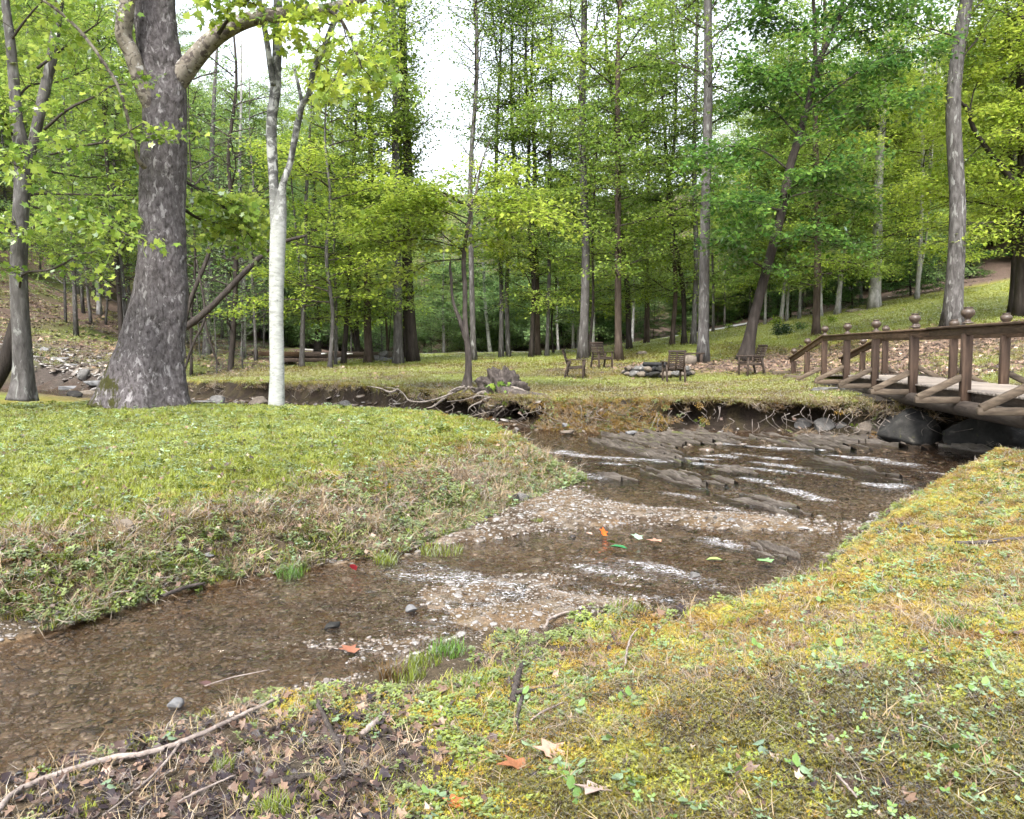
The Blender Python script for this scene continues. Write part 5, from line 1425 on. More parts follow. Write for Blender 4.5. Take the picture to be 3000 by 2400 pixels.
# plank bench beside the pale trunk
bx, bd = px_x(2024, 30.4), 30.4
bench = empty('plank_bench', (bx, bd, gz(bx, bd))); tag(bench, 'low grey plank bench resting on a pale boulder by the trunk', 'bench')
mb = MB(); mb.beam((-.52, 0, .42), (.5, .05, .43), .28, .05, bevel=.008); mb.build('seat', M['chair_wood'], bench)
part(bench, 'support_stone', lump('support_stone', (.34, .2, .22), 61, M['stone_tan'], 18, 12, .15, 1.6, 0, 0, .75)).location = (-.1, 0, .18)
mb = MB(); mb.box((.38, .02, .2), (.1, .2, .4), None, .008); mb.build('leg', M['chair_wood'], bench)

ROCKS = [
 ('boulder', 'first rounded grey block from the left under the bridge end', 2352, 1266, 16.59, .36, .28, 'stone_grey', 11, dict(z=-.1, sink=.05)),
 ('boulder', 'second rounded grey block from the left under the bridge end', 2413, 1272, 16.19, .42, .3, 'stone_grey', 12, dict(z=-.1, sink=.05)),
 ('boulder', 'third rounded grey block from the left under the bridge end', 2475, 1274, 16.06, .38, .27, 'stone_grey', 13, dict(z=-.1, sink=.05)),
 ('boulder', 'fourth rounded tan block beside the huge dark boulder', 2535, 1282, 15.57, .4, .3, 'stone_tan', 14, dict(z=-.1, sink=.05)),
 ('boulder', 'huge dark wet boulder beneath the bridge log', 2668, 1296, 15.0, 1.2, .68, 'stone_dark', 15, dict(depth=1.1, amp=.25, z=-.1, sink=.18)),
 ('boulder', 'large shadowed boulder at the right edge under the bridge', 2890, 1312, 14.2, 1.35, .68, 'stone_dark', 16, dict(depth=1.2, amp=.25, z=-.1, sink=.15)),
 ('flat_rock', 'flat grey slab lodged in the turf under the bridge end', 2425, 1205, 18.0, .62, .2, 'stone_grey', 17, dict(flat=.4)),
 ('flat_rock', 'broad pale slab behind the huge dark boulder', 2700, 1225, 16.6, .9, .28, 'stone_tan', 18, dict(flat=.3, z=.25)),
 ('boulder', 'mossy yellow-green boulder at the water below the roots', 1267, 1230, 19.3, .34, .3, 'stone_moss', 19, dict(z=-.1)),
 ('rock', 'large flat-topped rock at the creek edge behind the white trunk', 760, 1172, 24.6, .55, .3, 'stone_tan', 20, dict(z=-.1)),
 ('rock', 'rounded rock at the creek edge right of the white trunk', 1010, 1178, 23.4, .34, .26, 'stone_grey', 21, dict(z=-.1)),
 ('rock', 'flat wet rock in the creek just right of the sycamore', 590, 1174, 25.5, .6, .14, 'stone_grey', 22, dict(z=-.1, flat=.3)),
 ('rock', 'grey rock in the creek between sycamore and white trunk', 640, 1172, 25.8, .5, .26, 'stone_grey', 23, dict(z=-.1)),
 ('rock', 'small dark rock in the water right of the white trunk', 905, 1190, 22.8, .5, .1, 'stone_dark', 24, dict(z=-.1)),
 ('rock', 'pale flat rock in the shallows below the long bank roots', 960, 1198, 22.0, .5, .12, 'stone_grey', 25, dict(z=-.1, flat=.3)),
 ('rock', 'dark rock in the creek left of the sycamore', 215, 1152, 29.0, .5, .26, 'stone_dark', 26, dict(z=-.1)),
 ('rock', 'tan rock on the creek shore left of the sycamore', 245, 1138, 30.5, .9, .3, 'stone_tan', 27, dict()),
 ('slab_rock', 'large pale slab on the rocky shore left of the sycamore', 290, 1105, 33.5, 1.1, .35, 'stone_pale', 28, dict(flat=.2)),
 ('slab_rock', 'pale slab leaning at the left rocky shore', 205, 1100, 34, .9, .35, 'stone_pale', 29, dict(flat=.3)),
 ('slab_rock', 'upright grey block among pale slabs on the left shore', 244, 1092, 34.5, .55, .5, 'stone_grey', 30, {}),
 ('slab_rock', 'small white slab nearest the left-edge maple', 127, 1092, 34, .4, .16, 'stone_pale', 31, dict(flat=.3)),
 ('slab_rock', 'long thin pale slab high on the rocky shore', 180, 1058, 37, .6, .16, 'stone_pale', 32, dict(flat=.3)),
 ('slab_rock', 'tilted pale slab above the upright grey block', 213, 1075, 36, .5, .22, 'stone_pale', 33, dict(flat=.3)),
 ('slab_rock', 'small pale stone at the top of the rocky shore', 130, 1050, 38, .4, .2, 'stone_pale', 34, {}),
 ('boulder', 'left large pale boulder of the heap by the plank bridge', 1102, 1058, 42.5, .6, .42, 'stone_grey', 35, {}),
 ('boulder', 'front pale boulder of the heap by the plank bridge', 1128, 1062, 42, .8, .3, 'stone_pale', 36, {}),
 ('boulder', 'top boulder of the heap by the plank bridge', 1122, 1046, 43, .55, .5, 'stone_grey', 37, dict(z=1.1)),
 ('boulder', 'yellowish boulder at the right of the heap', 1144, 1042, 43.4, .5, .5, 'stone_tan', 38, dict(z=1.1)),
 ('boulder', 'low boulder at the right foot of the heap', 1150, 1058, 42.3, .5, .3, 'stone_pale', 39, {}),
 ('rock', 'lone grey rock on the lawn behind the fire ring', 1878, 1034, 38, .5, .28, 'stone_tan', 40, {}),
 ('rock', 'boulder at the foot of the leaning white trunk by the wood', 2510, 915, 48.5, 1.3, .3, 'stone_tan', 41, {}),
 ('pebble', 'small white stone on the cut bank above the ledges', 1655, 1243, 16.6, .1, .08, 'stone_pale', 42, dict(z=.02)),
 ('pebble', 'white flat stone lying on the upper rock ledge', 1850, 1266, 15.9, .2, .07, 'stone_pale', 43, dict(z=-.06)),
 ('pebble', 'pale stone half in the water below the cut bank', 1660, 1265, 16.2, .22, .09, 'stone_tan', 44, dict(z=-.09)),
 ('pebble', 'white pebble on the turf near the bridge foot', 2288, 1205, 17.3, .11, .08, 'stone_pale', 45, {}),
 ('flat_stone', 'flat grey stone set in the left bank grass', 235, 1390, 8.6, .34, .05, 'stone_grey', 46, dict(flat=.3)),
 ('rock', 'brown squarish rock set into the left bank', 365, 1560, 5.9, .13, .11, 'stone_tan', 47, {}),
 ('rock', 'blue-grey rock at the left edge of the bank', 65, 1640, 5.4, .11, .06, 'stone_grey', 48, {}),
 ('rock', 'flat slate at the far left foot of the bank', 10, 1660, 5.3, .1, .03, 'stone_grey', 49, {}),
 ('pebble', 'left of two small slates tucked in the left bank', 676, 1528, 6.3, .065, .035, 'stone_grey', 50, {}),
 ('pebble', 'right of two small slates tucked in the left bank', 694, 1538, 6.25, .06, .05, 'stone_grey', 51, {}),
 ('pebble', 'white slate low on the left bank by the water', 615, 1692, 6.0, .07, .03, 'stone_pale', 52, {}),
 ('flat_rock', 'white-edged flat rock on the grassy gravel apron', 1394, 1510, 8.0, .2, .05, 'stone_grey', 53, dict(flat=.2)),
 ('rock', 'dark upright stone at the end of the left bank', 1510, 1462, 8.8, .1, .13, 'stone_dark', 54, {}),
 ('rock', 'pale upright stone at the end of the left bank', 1530, 1450, 8.9, .13, .12, 'stone_grey', 55, {}),
 ('pebble', 'cream oval pebble beside the long stick', 738, 2112, 3.66, .05, .02, 'stone_pale', 56, {}),
 ('rock', 'blue-grey angular stone lying in the near shallows', 514, 2090, 3.8, .07, .05, 'stone_pale', 57, dict(z=-.11)),
 ('flat_rock', 'long white flat stone on the right gravel bar', 2150, 1528, 7.9, .18, .035, 'stone_pale', 58, dict(z=-.085)),
 ('flat_rock', 'grey flat stone beside the long white one', 2182, 1530, 7.85, .1, .035, 'stone_grey', 59, dict(z=-.085)),
 ('rock', 'small grey stone in the riffle by the near bank', 2035, 1690, 6.0, .07, .05, 'stone_grey', 60, dict(z=-.1)),
 ('rock', 'small slate standing in the gravel left of the grass tuft', 1205, 1800, 5.2, .07, .05, 'stone_pale', 63, dict(z=-.1)),
 ('rock', 'dark wet stone in the shallows near the big brown leaf', 975, 1870, 4.9, .1, .04, 'stone_dark', 64, dict(z=-.1)),
]
for nm, lab, px, py, d, w, h, mt, sd_, kw in ROCKS:
    stone(nm, lab, px, py, d, w, h, mt, sd_, **kw)

# layered bedrock ledges in the riffle
def ledge(label, a, b, width, z0, layers, seed, th=.03):
    """tilted strata: narrow jagged ribs side by side, running from pixel a to pixel b at water level"""
    r = np.random.default_rng(seed)
    A, B = np.array(at_z(*a, ZW)), np.array(at_z(*b, ZW))
    root = empty('rock_ledge', (A[0], A[1], ZW)); tag(root, label, 'rock ledge')
    d = B - A; L_ = np.linalg.norm(d); d /= L_; n = np.array([-d[1], d[0]])
    if n[1] < 0: n = -n
    nl = layers * 2 + 1
    off = -.05
    for k in range(nl):
        ns = 34
        s0, s1 = r.uniform(-.12, .25), r.uniform(.7, 1.1)
        t = np.linspace(0, 1, ns); s = (s0 + (s1 - s0) * t) * L_
        w_ = r.uniform(.05, .17) * width / .4
        wob = (fbm(s * 2.2, s * 0 + seed + k * 7, 1, 3, seed) - .5) * .09
        fr_ = off + wob + (r.random(ns) - .5) * .012
        wid_ = w_ * np.sin(np.clip(t, .03, .97) * np.pi) ** .3 * (.8 + .4 * r.random(ns))
        top = z0 + r.uniform(.0, .05) + (fbm(s * 4, s * 0 + 3 * seed + k, 1, 3, seed + 5) - .45) * .11 + (r.random(ns) - .5) * .012
        F_ = d[None] * s[:, None] + n[None] * fr_[:, None]; K_ = d[None] * s[:, None] + n[None] * (fr_ + wid_)[:, None]
        zb = np.full(ns, -.14)
        tz = top - ZW - .006
        V = np.concatenate([np.c_[F_, zb], np.c_[F_, tz - .006], np.c_[F_ + n * .008, tz], np.c_[K_, tz - .02 - .25 * wid_], np.c_[K_, zb]])
        I_ = np.arange(5 * ns).reshape(5, ns)
        Q = np.stack([I_[:-1, :-1], I_[:-1, 1:], I_[1:, 1:], I_[1:, :-1]], -1).reshape(-1, 4)
        part(root, 'layer', np_mesh('layer', V, Q, M['ledge'], False))
        off += w_ * r.uniform(.9, 1.6)
    return root
ledge('long dark ledge running across the riffle below the cut bank', (1725, 1290), (1960, 1352), .42, ZW + .01, 3, 1)
ledge('upper narrow ledge just below the cut bank', (1770, 1275), (1985, 1318), .3, ZW + .01, 3, 2)
ledge('broad brown ledge behind the main riffle', (1850, 1268), (2120, 1312), .5, ZW, 3, 3)
ledge('thin ledge with pale streaks at the top of the riffle', (1960, 1262), (2160, 1290), .35, ZW, 2, 4)
ledge('layered ledge at the foot of the bank left of the bridge', (2170, 1272), (2390, 1318), .9, ZW + .01, 4, 5)
ledge('moss-edged ledge in front of the rounded blocks', (2340, 1278), (2560, 1302), .35, ZW + .03, 3, 6)
ledge('long wet ledge running to the right edge under the bridge', (2720, 1302), (3060, 1352), .5, ZW + .04, 4, 7)
ledge('flat pale ledge in mid-stream below the white water', (1880, 1378), (2060, 1428), .4, ZW, 2, 8)
ledge('small dark ledge left of the mid-stream slab', (1745, 1390), (1850, 1412), .22, ZW, 2, 9)
ledge('low ledge splitting the water right of mid-stream', (2060, 1365), (2220, 1395), .22, ZW - .01, 2, 10)
ledge('shelf under the fast water near the bridge', (2370, 1345), (2600, 1400), .3, ZW - .015, 2, 11)
ledge('dark half-sunk ledge near the right gravel bar', (2110, 1450), (2330, 1510), .22, ZW - .02, 2, 12)
ledge('mossy sliver of ledge by the near bank', (2190, 1600), (2310, 1640), .14, ZW - .01, 2, 13)

# ------------------------------------------------------------------ distant plank bridge
q0, q1 = at_d(822, 1038, 44), at_d(1112, 1038, 47)
fb = empty('plank_bridge', (q0 + q1) / 2); tag(fb, 'low dark plank bridge with two pale reflectors at the lawn left end', 'footbridge')
fo = fb.location
M['far_wood'] = wood_mat('far_bridge_wood', (.02, .014, .011), (.055, .04, .032), (.1, .075, .06), 0)
M['far_wood_new'] = wood_mat('far_bridge_new_wood', (.04, .024, .014), (.085, .052, .03), (.13, .085, .05), 0)
M['reflector'] = rough_mat('reflector_white', [(.3, (.6, .6, .6)), (.7, (.75, .75, .75))], 8, bump=0)
dv = (q1 - q0).normalized(); pv = Vector((-dv.y, dv.x, 0)).normalized()
LB = (q1 - q0).length
for off in (0, 2.2):
    mb = MB(); mb.beam(q0 + pv * off + dv * 1.0 - fo, q1 + pv * off - fo, .14, .26, bevel=.01); sb_ = mb.build('side_beam', M['far_wood'], fb)
    mb = MB(); mb.beam(q0 + pv * off - dv * .6 + Vector((0, 0, .02)) - fo, q0 + pv * off + dv * .99 - fo, .14, .26, bevel=.01); mb.build('side_beam', M['far_wood_new'], fb)
    mb = MB(); mb.beam(q0 + pv * off - dv * .6 + Vector((0, 0, -.32)) - fo, q1 + pv * off + Vector((0, 0, -.3)) - fo, .2, .22, bevel=.01); mb.build('girder', M['far_wood'], fb)
for t in (.42, .68):
    mb = MB(); mb.box(q0 + dv * LB * t - pv * .08 - fo + Vector((0, 0, .03)), (.34, .02, .07), Matrix.Rotation(math.atan2(dv.y, dv.x), 3, 'Z')); mb.build('reflector', M['reflector'], fb)
mb = MB(); mb.box((0, 0, 0), (.2, 2.1, .05), None, .006); pme = mb.mesh('plank', M['far_wood'])
for i in range(int(LB / .215)):
    o = link(bpy.data.objects.new('plank', pme), fb); o.location = q0 + dv * (i + .5) * .215 + pv * 1.1 + Vector((0, 0, -.16)) - fo; o.rotation_euler = (0, 0, math.atan2(dv.y, dv.x))
r_ = np.random.default_rng(4)
for k, (px, py, d, w) in enumerate([(885, 1066, 41, .8), (935, 1062, 43, .7), (1000, 1055, 43, .5), (860, 1050, 42, .6)]):
    stone('rock', ['dark slanting rock under the near end of the plank bridge', 'dark low rock under the plank bridge middle', 'grey block under the right half of the plank bridge', 'rock at the orange end of the plank bridge'][k], px, py, d, w, .35, 'stone_dark' if k != 2 else 'stone_grey', 80 + k)

# ------------------------------------------------------------------ shrubs on the hillside
def shrub(name, label, px, py, d, w, h, key_mat, seed, n=60, leaf=.1):
    x = at_d(px, py, d).x
    root = empty(name, (x, d, gz(x, d))); tag(root, label, 'shrub')
    f = Foliage(seed)
    for i in range(n):
        a = f.rng.random() * 6.28; e = f.rng.random()
        f.twig((0, 0, .02), (math.cos(a) * (1 - e * .6), math.sin(a) * (1 - e * .6), .3 + e), w * .5 * (.5 + .5 * f.rng.random()) * (1 - e) + h * e, .008, leaf, 3, .08, 0, .5, .12, 3, .3)
    part(root, 'stems', f.mb.mesh('stems', M['twig'], True), True)
    part(root, 'foliage', f.leafmesh('foliage', 'diamond', M[key_mat]), True)
shrub('shrub', 'dark rounded evergreen shrub on the litter slope', 2292, 980, 41, 1.1, .6, 'needle', 201, 90, .09)
shrub('shrub', 'small dark shrub right of the rounded evergreen one', 2345, 968, 42.5, .7, .35, 'leaf_dark', 202, 50, .08)
shrub('flowering_plant', 'yellow-green leafy plant near the straight brown trunk', 2437, 945, 44, .55, .4, 'leaf_yellow', 203, 50, .09)
shrub('flowering_plant', 'pale yellow-green plant beside the two white stems', 2275, 938, 49, .6, .5, 'leaf_yellow', 204, 50, .1)
shrub('flowering_plant', 'small yellow plant on the hillside path edge', 2136, 963, 55, .5, .4, 'leaf_yellow', 205, 40, .1)
shrub('flowering_plant', 'low yellow plant left of the bench trunk', 2005, 980, 52, .8, .45, 'leaf_yellow', 206, 50, .1)

# ------------------------------------------------------------------ sticks and fallen leaves close by
def stick(label, pts, w, z_off=.012, side=None, mat='stick', name='stick', seed=1):
    r = np.random.default_rng(seed); z_off += .012
    P = []
    for (a, b) in pts:
        x, y = at_z(a, b, -.03)
        for _ in range(3):
            zz = max(gz(x, y), ZW + .0); x, y = at_z(a, b, zz + z_off)
        P.append((x, y, zz + z_off))
    o_ = np.array(P[0])
    S_ = spline(np.array(P) - o_, max(12, 5 * len(P)))
    S_[:, :2] += (r.random((len(S_), 2)) - .5) * w * .4
    mb = MB(); mb.tube(S_, np.interp(np.linspace(0, 1, len(S_)), [0, .5, 1], [w * .75, w, w * .55]) * .5, 8, .12, r)
    me = mb.mesh(name, M[mat], True)
    if side is None:
        ob = link(bpy.data.objects.new(name, me)); ob.location = o_
        return tag(ob, label, 'stick')
    root = empty(name, o_); tag(root, label, 'stick'); part(root, 'stem', me)
    for k, sp_ in enumerate(side):
        Q = []
        for (a, b) in sp_:
            x, y = at_z(a, b, -.03)
            for _ in range(3):
                zz = max(gz(x, y), ZW); x, y = at_z(a, b, zz + z_off)
            Q.append(np.array((x, y, zz + z_off)) - o_)
        mb = MB(); S2 = spline(Q, 14); mb.tube(S2, np.linspace(w * .3, w * .12, 14), 6, .15, r); mb.build('side_branch', M[mat], root, True)
    return root
stick('long pale branch lying along the near water edge', [(-40, 2400), (0, 2368), (56, 2313), (178, 2265), (319, 2222), (408, 2211), (519, 2179), (631, 2131), (723, 2086), (800, 2053), (815, 2036)], .026, .016, [[(530, 2175), (500, 2215), (455, 2265), (380, 2330), (300, 2390)], [(200, 2258), (170, 2300), (120, 2330)]], seed=1)
stick('short thick brown stick pointing at the brown grass tuft', [(1008, 2270), (1000, 2200), (985, 2170), (958, 2120), (935, 2070), (930, 2050)], .026, .02, mat='dead_wood', seed=2)
stick('flat brown stick lying right of the thick one', [(1058, 2152), (1090, 2125), (1130, 2088)], .03, .014, seed=3)
stick('dark forked stick in the moss at lower centre', [(1498, 2050), (1508, 2010), (1520, 1970), (1532, 1942)], .034, .03, [[(1505, 2030), (1560, 2022), (1640, 2008)], [(1530, 2040), (1515, 2100), (1518, 2140)]], mat='dead_wood', seed=4)
stick('thin twig crossing the moss right of the forked stick', [(1555, 2110), (1600, 2080), (1650, 2058)], .01, .03, seed=5)
stick('pale thin stick arched out of the little inlet', [(1595, 1840), (1610, 1815), (1640, 1800), (1672, 1790)], .02, .03, seed=6)
stick('thin bare twig standing in the near moss', [(1832, 1945), (1838, 1900), (1850, 1865), (1868, 1840)], .012, .05, seed=7)
stick('grey branch lying in the moss of the right bank', [(2800, 1590), (2880, 1588), (2960, 1580), (3040, 1572)], .03, .03, mat='dead_wood', seed=8)
stick('thin pale twig fallen in the lower right moss', [(2452, 2270), (2480, 2300), (2508, 2335)], .008, .05, seed=9)
stick('dark damp stick at the foot of the left bank', [(478, 1745), (540, 1722), (600, 1708)], .03, .03, mat='dead_wood', seed=10)
stick('long thin straw lying over the gravel shallows', [(600, 2010), (680, 1985), (790, 1962)], .008, .03, seed=11)
stick('dark stick half buried in leaves at lower left', [(800, 2290), (860, 2280), (915, 2272)], .028, .016, mat='dead_wood', seed=12)
stick('dry twig beside the leaf heap at lower left', [(520, 2350), (600, 2310), (690, 2270)], .01, .03, seed=13)
def lmat(name, c, rough=.55):
    return rough_mat(name, [(.3, tuple(x * .6 for x in c)), (.7, c)], 20, bump=.2, rough=rough, spec=.4)
def fallen(name, label, px, py, size, c, rot, tilt=.2, shape='maple', z_off=.02, rough=.5, cat='leaf', curl=.25):
    x, y = at_z(px, py, -.05)
    for _ in range(3):
        zz = max(gz(x, y), ZW); x, y = at_z(px, py, zz)
    S, Tr = SHAPES[shape]
    S = np.array(S) * size; S[:, 1] -= size * .5
    S[:, 2] += curl * (np.abs(S[:, 0]) ** 1.3 + .6 * np.abs(S[:, 1]) ** 1.4) / (size ** .35)
    V = np.concatenate([S, S - [0, 0, .0015]]); n = len(S)
    T = np.concatenate([np.array(Tr), np.array(Tr)[:, ::-1] + n])
    o = link(bpy.data.objects.new(name, np_mesh(name, V, T, lmat(name + '_surface', c, rough), True)))
    o.location = (x, y, zz + z_off); o.rotation_euler = (tilt, tilt * .4, rot)
    return tag(o, label, cat)
fallen('orange_leaf', 'bright orange leaf standing on the gravel bar', 1767, 1572, .085, (.75, .13, .01), .5, 1.0, 'maple', .045)
fallen('green_leaf', 'glossy dark green leaf floating below the orange leaf', 1812, 1612, .16, (.04, .2, .07), 1.3, .15, 'oval', .02, .25)
fallen('green_leaf', 'small bright green leaf between the orange and dark ones', 1790, 1598, .09, (.16, .3, .03), 2.2, .5, 'oval', .03)
fallen('green_leaf', 'pale silvery green leaf right of the orange leaf', 1866, 1582, .1, (.34, .48, .36), .2, .4, 'maple', .03)
fallen('dead_leaf', 'pinkish dead leaf on the gravel right of the green leaves', 1915, 1592, .13, (.5, .26, .18), 1.2, .15, 'maple', .02)
fallen('dead_leaf', 'pale pink leaf left of the orange leaf', 1725, 1570, .08, (.6, .38, .3), .8, .1, 'oval', .02)
fallen('red_leaf', 'small red leaf at the water edge of the left bank', 1035, 1676, .085, (.62, .05, .07), 2.9, .9, 'oval', .035)
fallen('dead_leaf', 'big curled brown leaf in the shallows left of the tuft', 1020, 1915, .11, (.3, .12, .07), .9, .25, 'maple', .025)
fallen('green_leaf', 'light green leaf floating near the right bank', 2092, 1645, .13, (.3, .42, .12), 1.5, .05, 'oval', .012)
fallen('green_leaf', 'pale green leaf floating by the near mossy bank', 2238, 1648, .13, (.22, .42, .16), .6, .05, 'maple', .012)
fallen('dead_leaf', 'dark brown leaf lying in the near pool', 600, 2010, .08, (.1, .05, .045), 1.0, .1, 'oval', .01)
fallen('dead_leaf', 'large pinkish tan leaf in the lower centre litter', 1610, 2225, .12, (.5, .3, .22), .5, .3, 'maple', .04)
fallen('dead_leaf', 'rust brown curled leaf left of the pinkish tan one', 1505, 2275, .13, (.32, .13, .06), 1.9, .3, 'maple', .04)
fallen('dead_leaf', 'pale dead leaf at the bottom edge right of centre', 1740, 2350, .12, (.45, .34, .3), 2.6, .3, 'maple', .04)
fallen('dead_leaf', 'small orange-brown leaf at the bottom centre', 1330, 2370, .07, (.42, .13, .04), .3, .3, 'maple', .03)
# ------------------------------------------------------------------ ground cover (uncountable: one object per kind)
def project(x, y, z):
    zc = y * CP - (z - CAM_Z) * SP; yc = y * SP + (z - CAM_Z) * CP
    return 1500 + F * x / zc, 1200 - F * yc / zc

rc = np.random.default_rng(2024)
def blades(n, rad, h0, h1, w, bend, seed, flatten=0.0, segs=2):
    r = np.random.default_rng(seed); V, T = [], []
    for i in range(n):
        a, q = r.random() * 6.28, rad * math.sqrt(r.random())
        b = np.array([math.cos(a) * q, math.sin(a) * q, 0]); h = r.uniform(h0, h1)
        da = r.random() * 6.28; lean = bend * h * (.3 + r.random())
        dirv = np.array([math.cos(da), math.sin(da), 0]); side = np.array([-dirv[1], dirv[0], 0]) * w * r.uniform(.6, 1.2)
        k = len(V)
        m1 = b + dirv * lean * .35 + np.array([0, 0, h * (.6 - .3 * flatten)]); tip = b + dirv * lean + np.array([0, 0, h * (1 - .75 * flatten)])
        V += [b - side, b + side, m1 - side * .8, m1 + side * .8, tip]
        T += [[k, k + 1, k + 3], [k, k + 3, k + 2], [k + 2, k + 3, k + 4]]
    return np.array(V), np.array(T)
def tmesh(name, VT, mat): return np_mesh(name, VT[0], VT[1], mat, False)
def sprigs(n, rad, h0, h1, leafl, seed, nl=6, stem=.0012):
    r = np.random.default_rng(seed); V, T = [], []
    for i in range(n):
        a, q = r.random() * 6.28, rad * math.sqrt(r.random()); h = r.uniform(h0, h1)
        b = np.array([math.cos(a) * q, math.sin(a) * q, 0]); t = b + np.array([r.normal(0, .15) * h, r.normal(0, .15) * h, h])
        k = len(V); V += [b + [-stem, 0, 0], b + [stem, 0, 0], t]; T.append([k, k + 1, k + 2])
        a0 = r.random() * 6.28
        for j in range(nl):
            aj = a0 + j * 6.28 / nl + r.normal(0, .2); L_ = leafl * r.uniform(.7, 1.2)
            d = np.array([math.cos(aj), math.sin(aj), .55]); s = np.array([-math.sin(aj), math.cos(aj), 0]) * L_ * .22
            c = t - np.array([0, 0, r.random() * h * .45]); k = len(V)
            V += [c - s, c + s, c + d * L_]; T.append([k, k + 1, k + 2])
    return np.array(V), np.array(T)
def leafy(n, rad, h0, h1, leaf, per, seed, shape='oval', upright=.3):
    r = np.random.default_rng(seed); S, Tr = SHAPES[shape]; V, T = [], []
    for i in range(n):
        a, q = r.random() * 6.28, rad * math.sqrt(r.random()); h = r.uniform(h0, h1)
        b = np.array([math.cos(a) * q, math.sin(a) * q, 0]); t = b + np.array([r.normal(0, .25) * h, r.normal(0, .25) * h, h])
        k = len(V); V += [b + [-.001, 0, 0], b + [.001, 0, 0], t]; T.append([k, k + 1, k + 2])
        a0 = r.random() * 6.28
        for j in range(per):
            aj = a0 + j * 6.28 / per + r.normal(0, .25); L_ = leaf * r.uniform(.7, 1.25)
            d = np.array([math.cos(aj), math.sin(aj), upright * r.normal(.5, .6)]); d /= np.linalg.norm(d)
            s = np.array([-math.sin(aj), math.cos(aj), r.normal(0, .2)]); n_ = np.cross(s, d)
            c = t if per <= 4 else b + (t - b) * (.35 + .65 * (j + 1) / per)
            k = len(V)
            for v in S: V.append(c + (s * v[0] + d * v[1] + n_ * v[2]) * L_)
            T += [[x + k for x in tr] for tr in Tr]
    return np.array(V), np.array(T)
def litter_leaf(seed, shape, curl):
    r = np.random.default_rng(seed); S, Tr = SHAPES[shape]
    V = np.array(S, float); V[:, 1] -= .5
    V[:, 2] += curl * (V[:, 0] ** 2 * 1.4 + V[:, 1] ** 2 * .7) + r.normal(0, .06, len(V))
    return V, np.array(Tr)
def chip(seed, flat):
    me = lump('c', (1, .72, flat), seed, None, 9, 6, .16, 1.3, 0, 0, .8)
    v = np.empty(len(me.vertices) * 3, np.float32); me.vertices.foreach_get('co', v)
    me.calc_loop_triangles(); t = np.empty(len(me.loop_triangles) * 3, np.int32); me.loop_triangles.foreach_get('vertices', t)
    bpy.data.meshes.remove(me)
    return v.reshape(-1, 3), t.reshape(-1, 3)

M['grass_i'] = leaf_mat('grass_green', [(0, (.15, .12, .025)), (.3, (.17, .185, .026)), (.6, (.22, .26, .034)), (.8, (.29, .33, .05)), (1, (.38, .37, .12))], .3, instancer=True, gloss=.08)
M['lawn_i'] = leaf_mat('grass_lawn', [(0, (.1, .075, .02)), (.25, (.17, .13, .025)), (.5, (.2, .2, .03)), (.8, (.24, .29, .04)), (1, (.34, .36, .09))], .3, instancer=True, gloss=.12)
M['dry_i'] = leaf_mat('grass_dry', [(0, (.12, .08, .045)), (.5, (.26, .19, .11)), (1, (.45, .36, .23))], .25, instancer=True, gloss=.12)
M['moss_i'] = leaf_mat('moss_haircap', [(0, (.07, .045, .014)), (.35, (.12, .1, .016)), (.7, (.19, .18, .024)), (1, (.27, .28, .04))], .25, instancer=True, gloss=.1)
M['mossy_i'] = leaf_mat('moss_yellow', [(0, (.16, .075, .012)), (.4, (.28, .17, .018)), (.75, (.38, .29, .03)), (1, (.42, .42, .06))], .25, instancer=True, gloss=.08)
M['herb_i'] = leaf_mat('herb_green', [(0, (.07, .1, .02)), (.5, (.16, .21, .035)), (1, (.28, .34, .06))], .3, instancer=True, gloss=.08)
M['clover_i'] = leaf_mat('clover_green', [(0, (.08, .15, .04)), (.5, (.15, .25, .07)), (1, (.24, .36, .12))], .35, instancer=True, gloss=.12)
M['litter_i'] = leaf_mat('leaf_litter', [(0, (.03, .022, .025)), (.3, (.085, .055, .045)), (.6, (.2, .13, .09)), (.85, (.33, .22, .16)), (1, (.46, .36, .29))], .15, .4, True, .35)
def pebble_mat():
    m, N, L, out = new_mat('gravel_wet')
    at = N.new("ShaderNodeAttribute"); at.attribute_name = 'tint'; at.attribute_type = 'INSTANCER'
    r = ramp(N, [(0, (.035, .028, .024)), (.25, (.1, .072, .05)), (.5, (.155, .13, .11)), (.7, (.195, .18, .17)), (.88, (.24, .225, .21)), (1, (.32, .31, .3))]); L.new(at.outputs['Fac'], r.inputs[0])
    v = coord(N, L); n1 = noise_node(N, L, 2.2, 4, .6, v)
    r2 = ramp(N, [(.3, (.65, .65, .65)), (.7, (1.25, 1.25, 1.25))]); L.new(n1.outputs['Fac'], r2.inputs[0])
    mx = N.new("ShaderNodeMixRGB"); mx.blend_type = 'MULTIPLY'; mx.inputs[0].default_value = 1; L.new(r.outputs[0], mx.inputs[1]); L.new(r2.outputs[0], mx.inputs[2])
    b = N.new("ShaderNodeBsdfPrincipled"); b.inputs['Roughness'].default_value = .22; b.inputs['Specular IOR Level'].default_value = .6
    L.new(mx.outputs[0], b.inputs['Base Color']); L.new(b.outputs[0], out.inputs['Surface'])
    return m
M['pebble_i'] = pebble_mat()

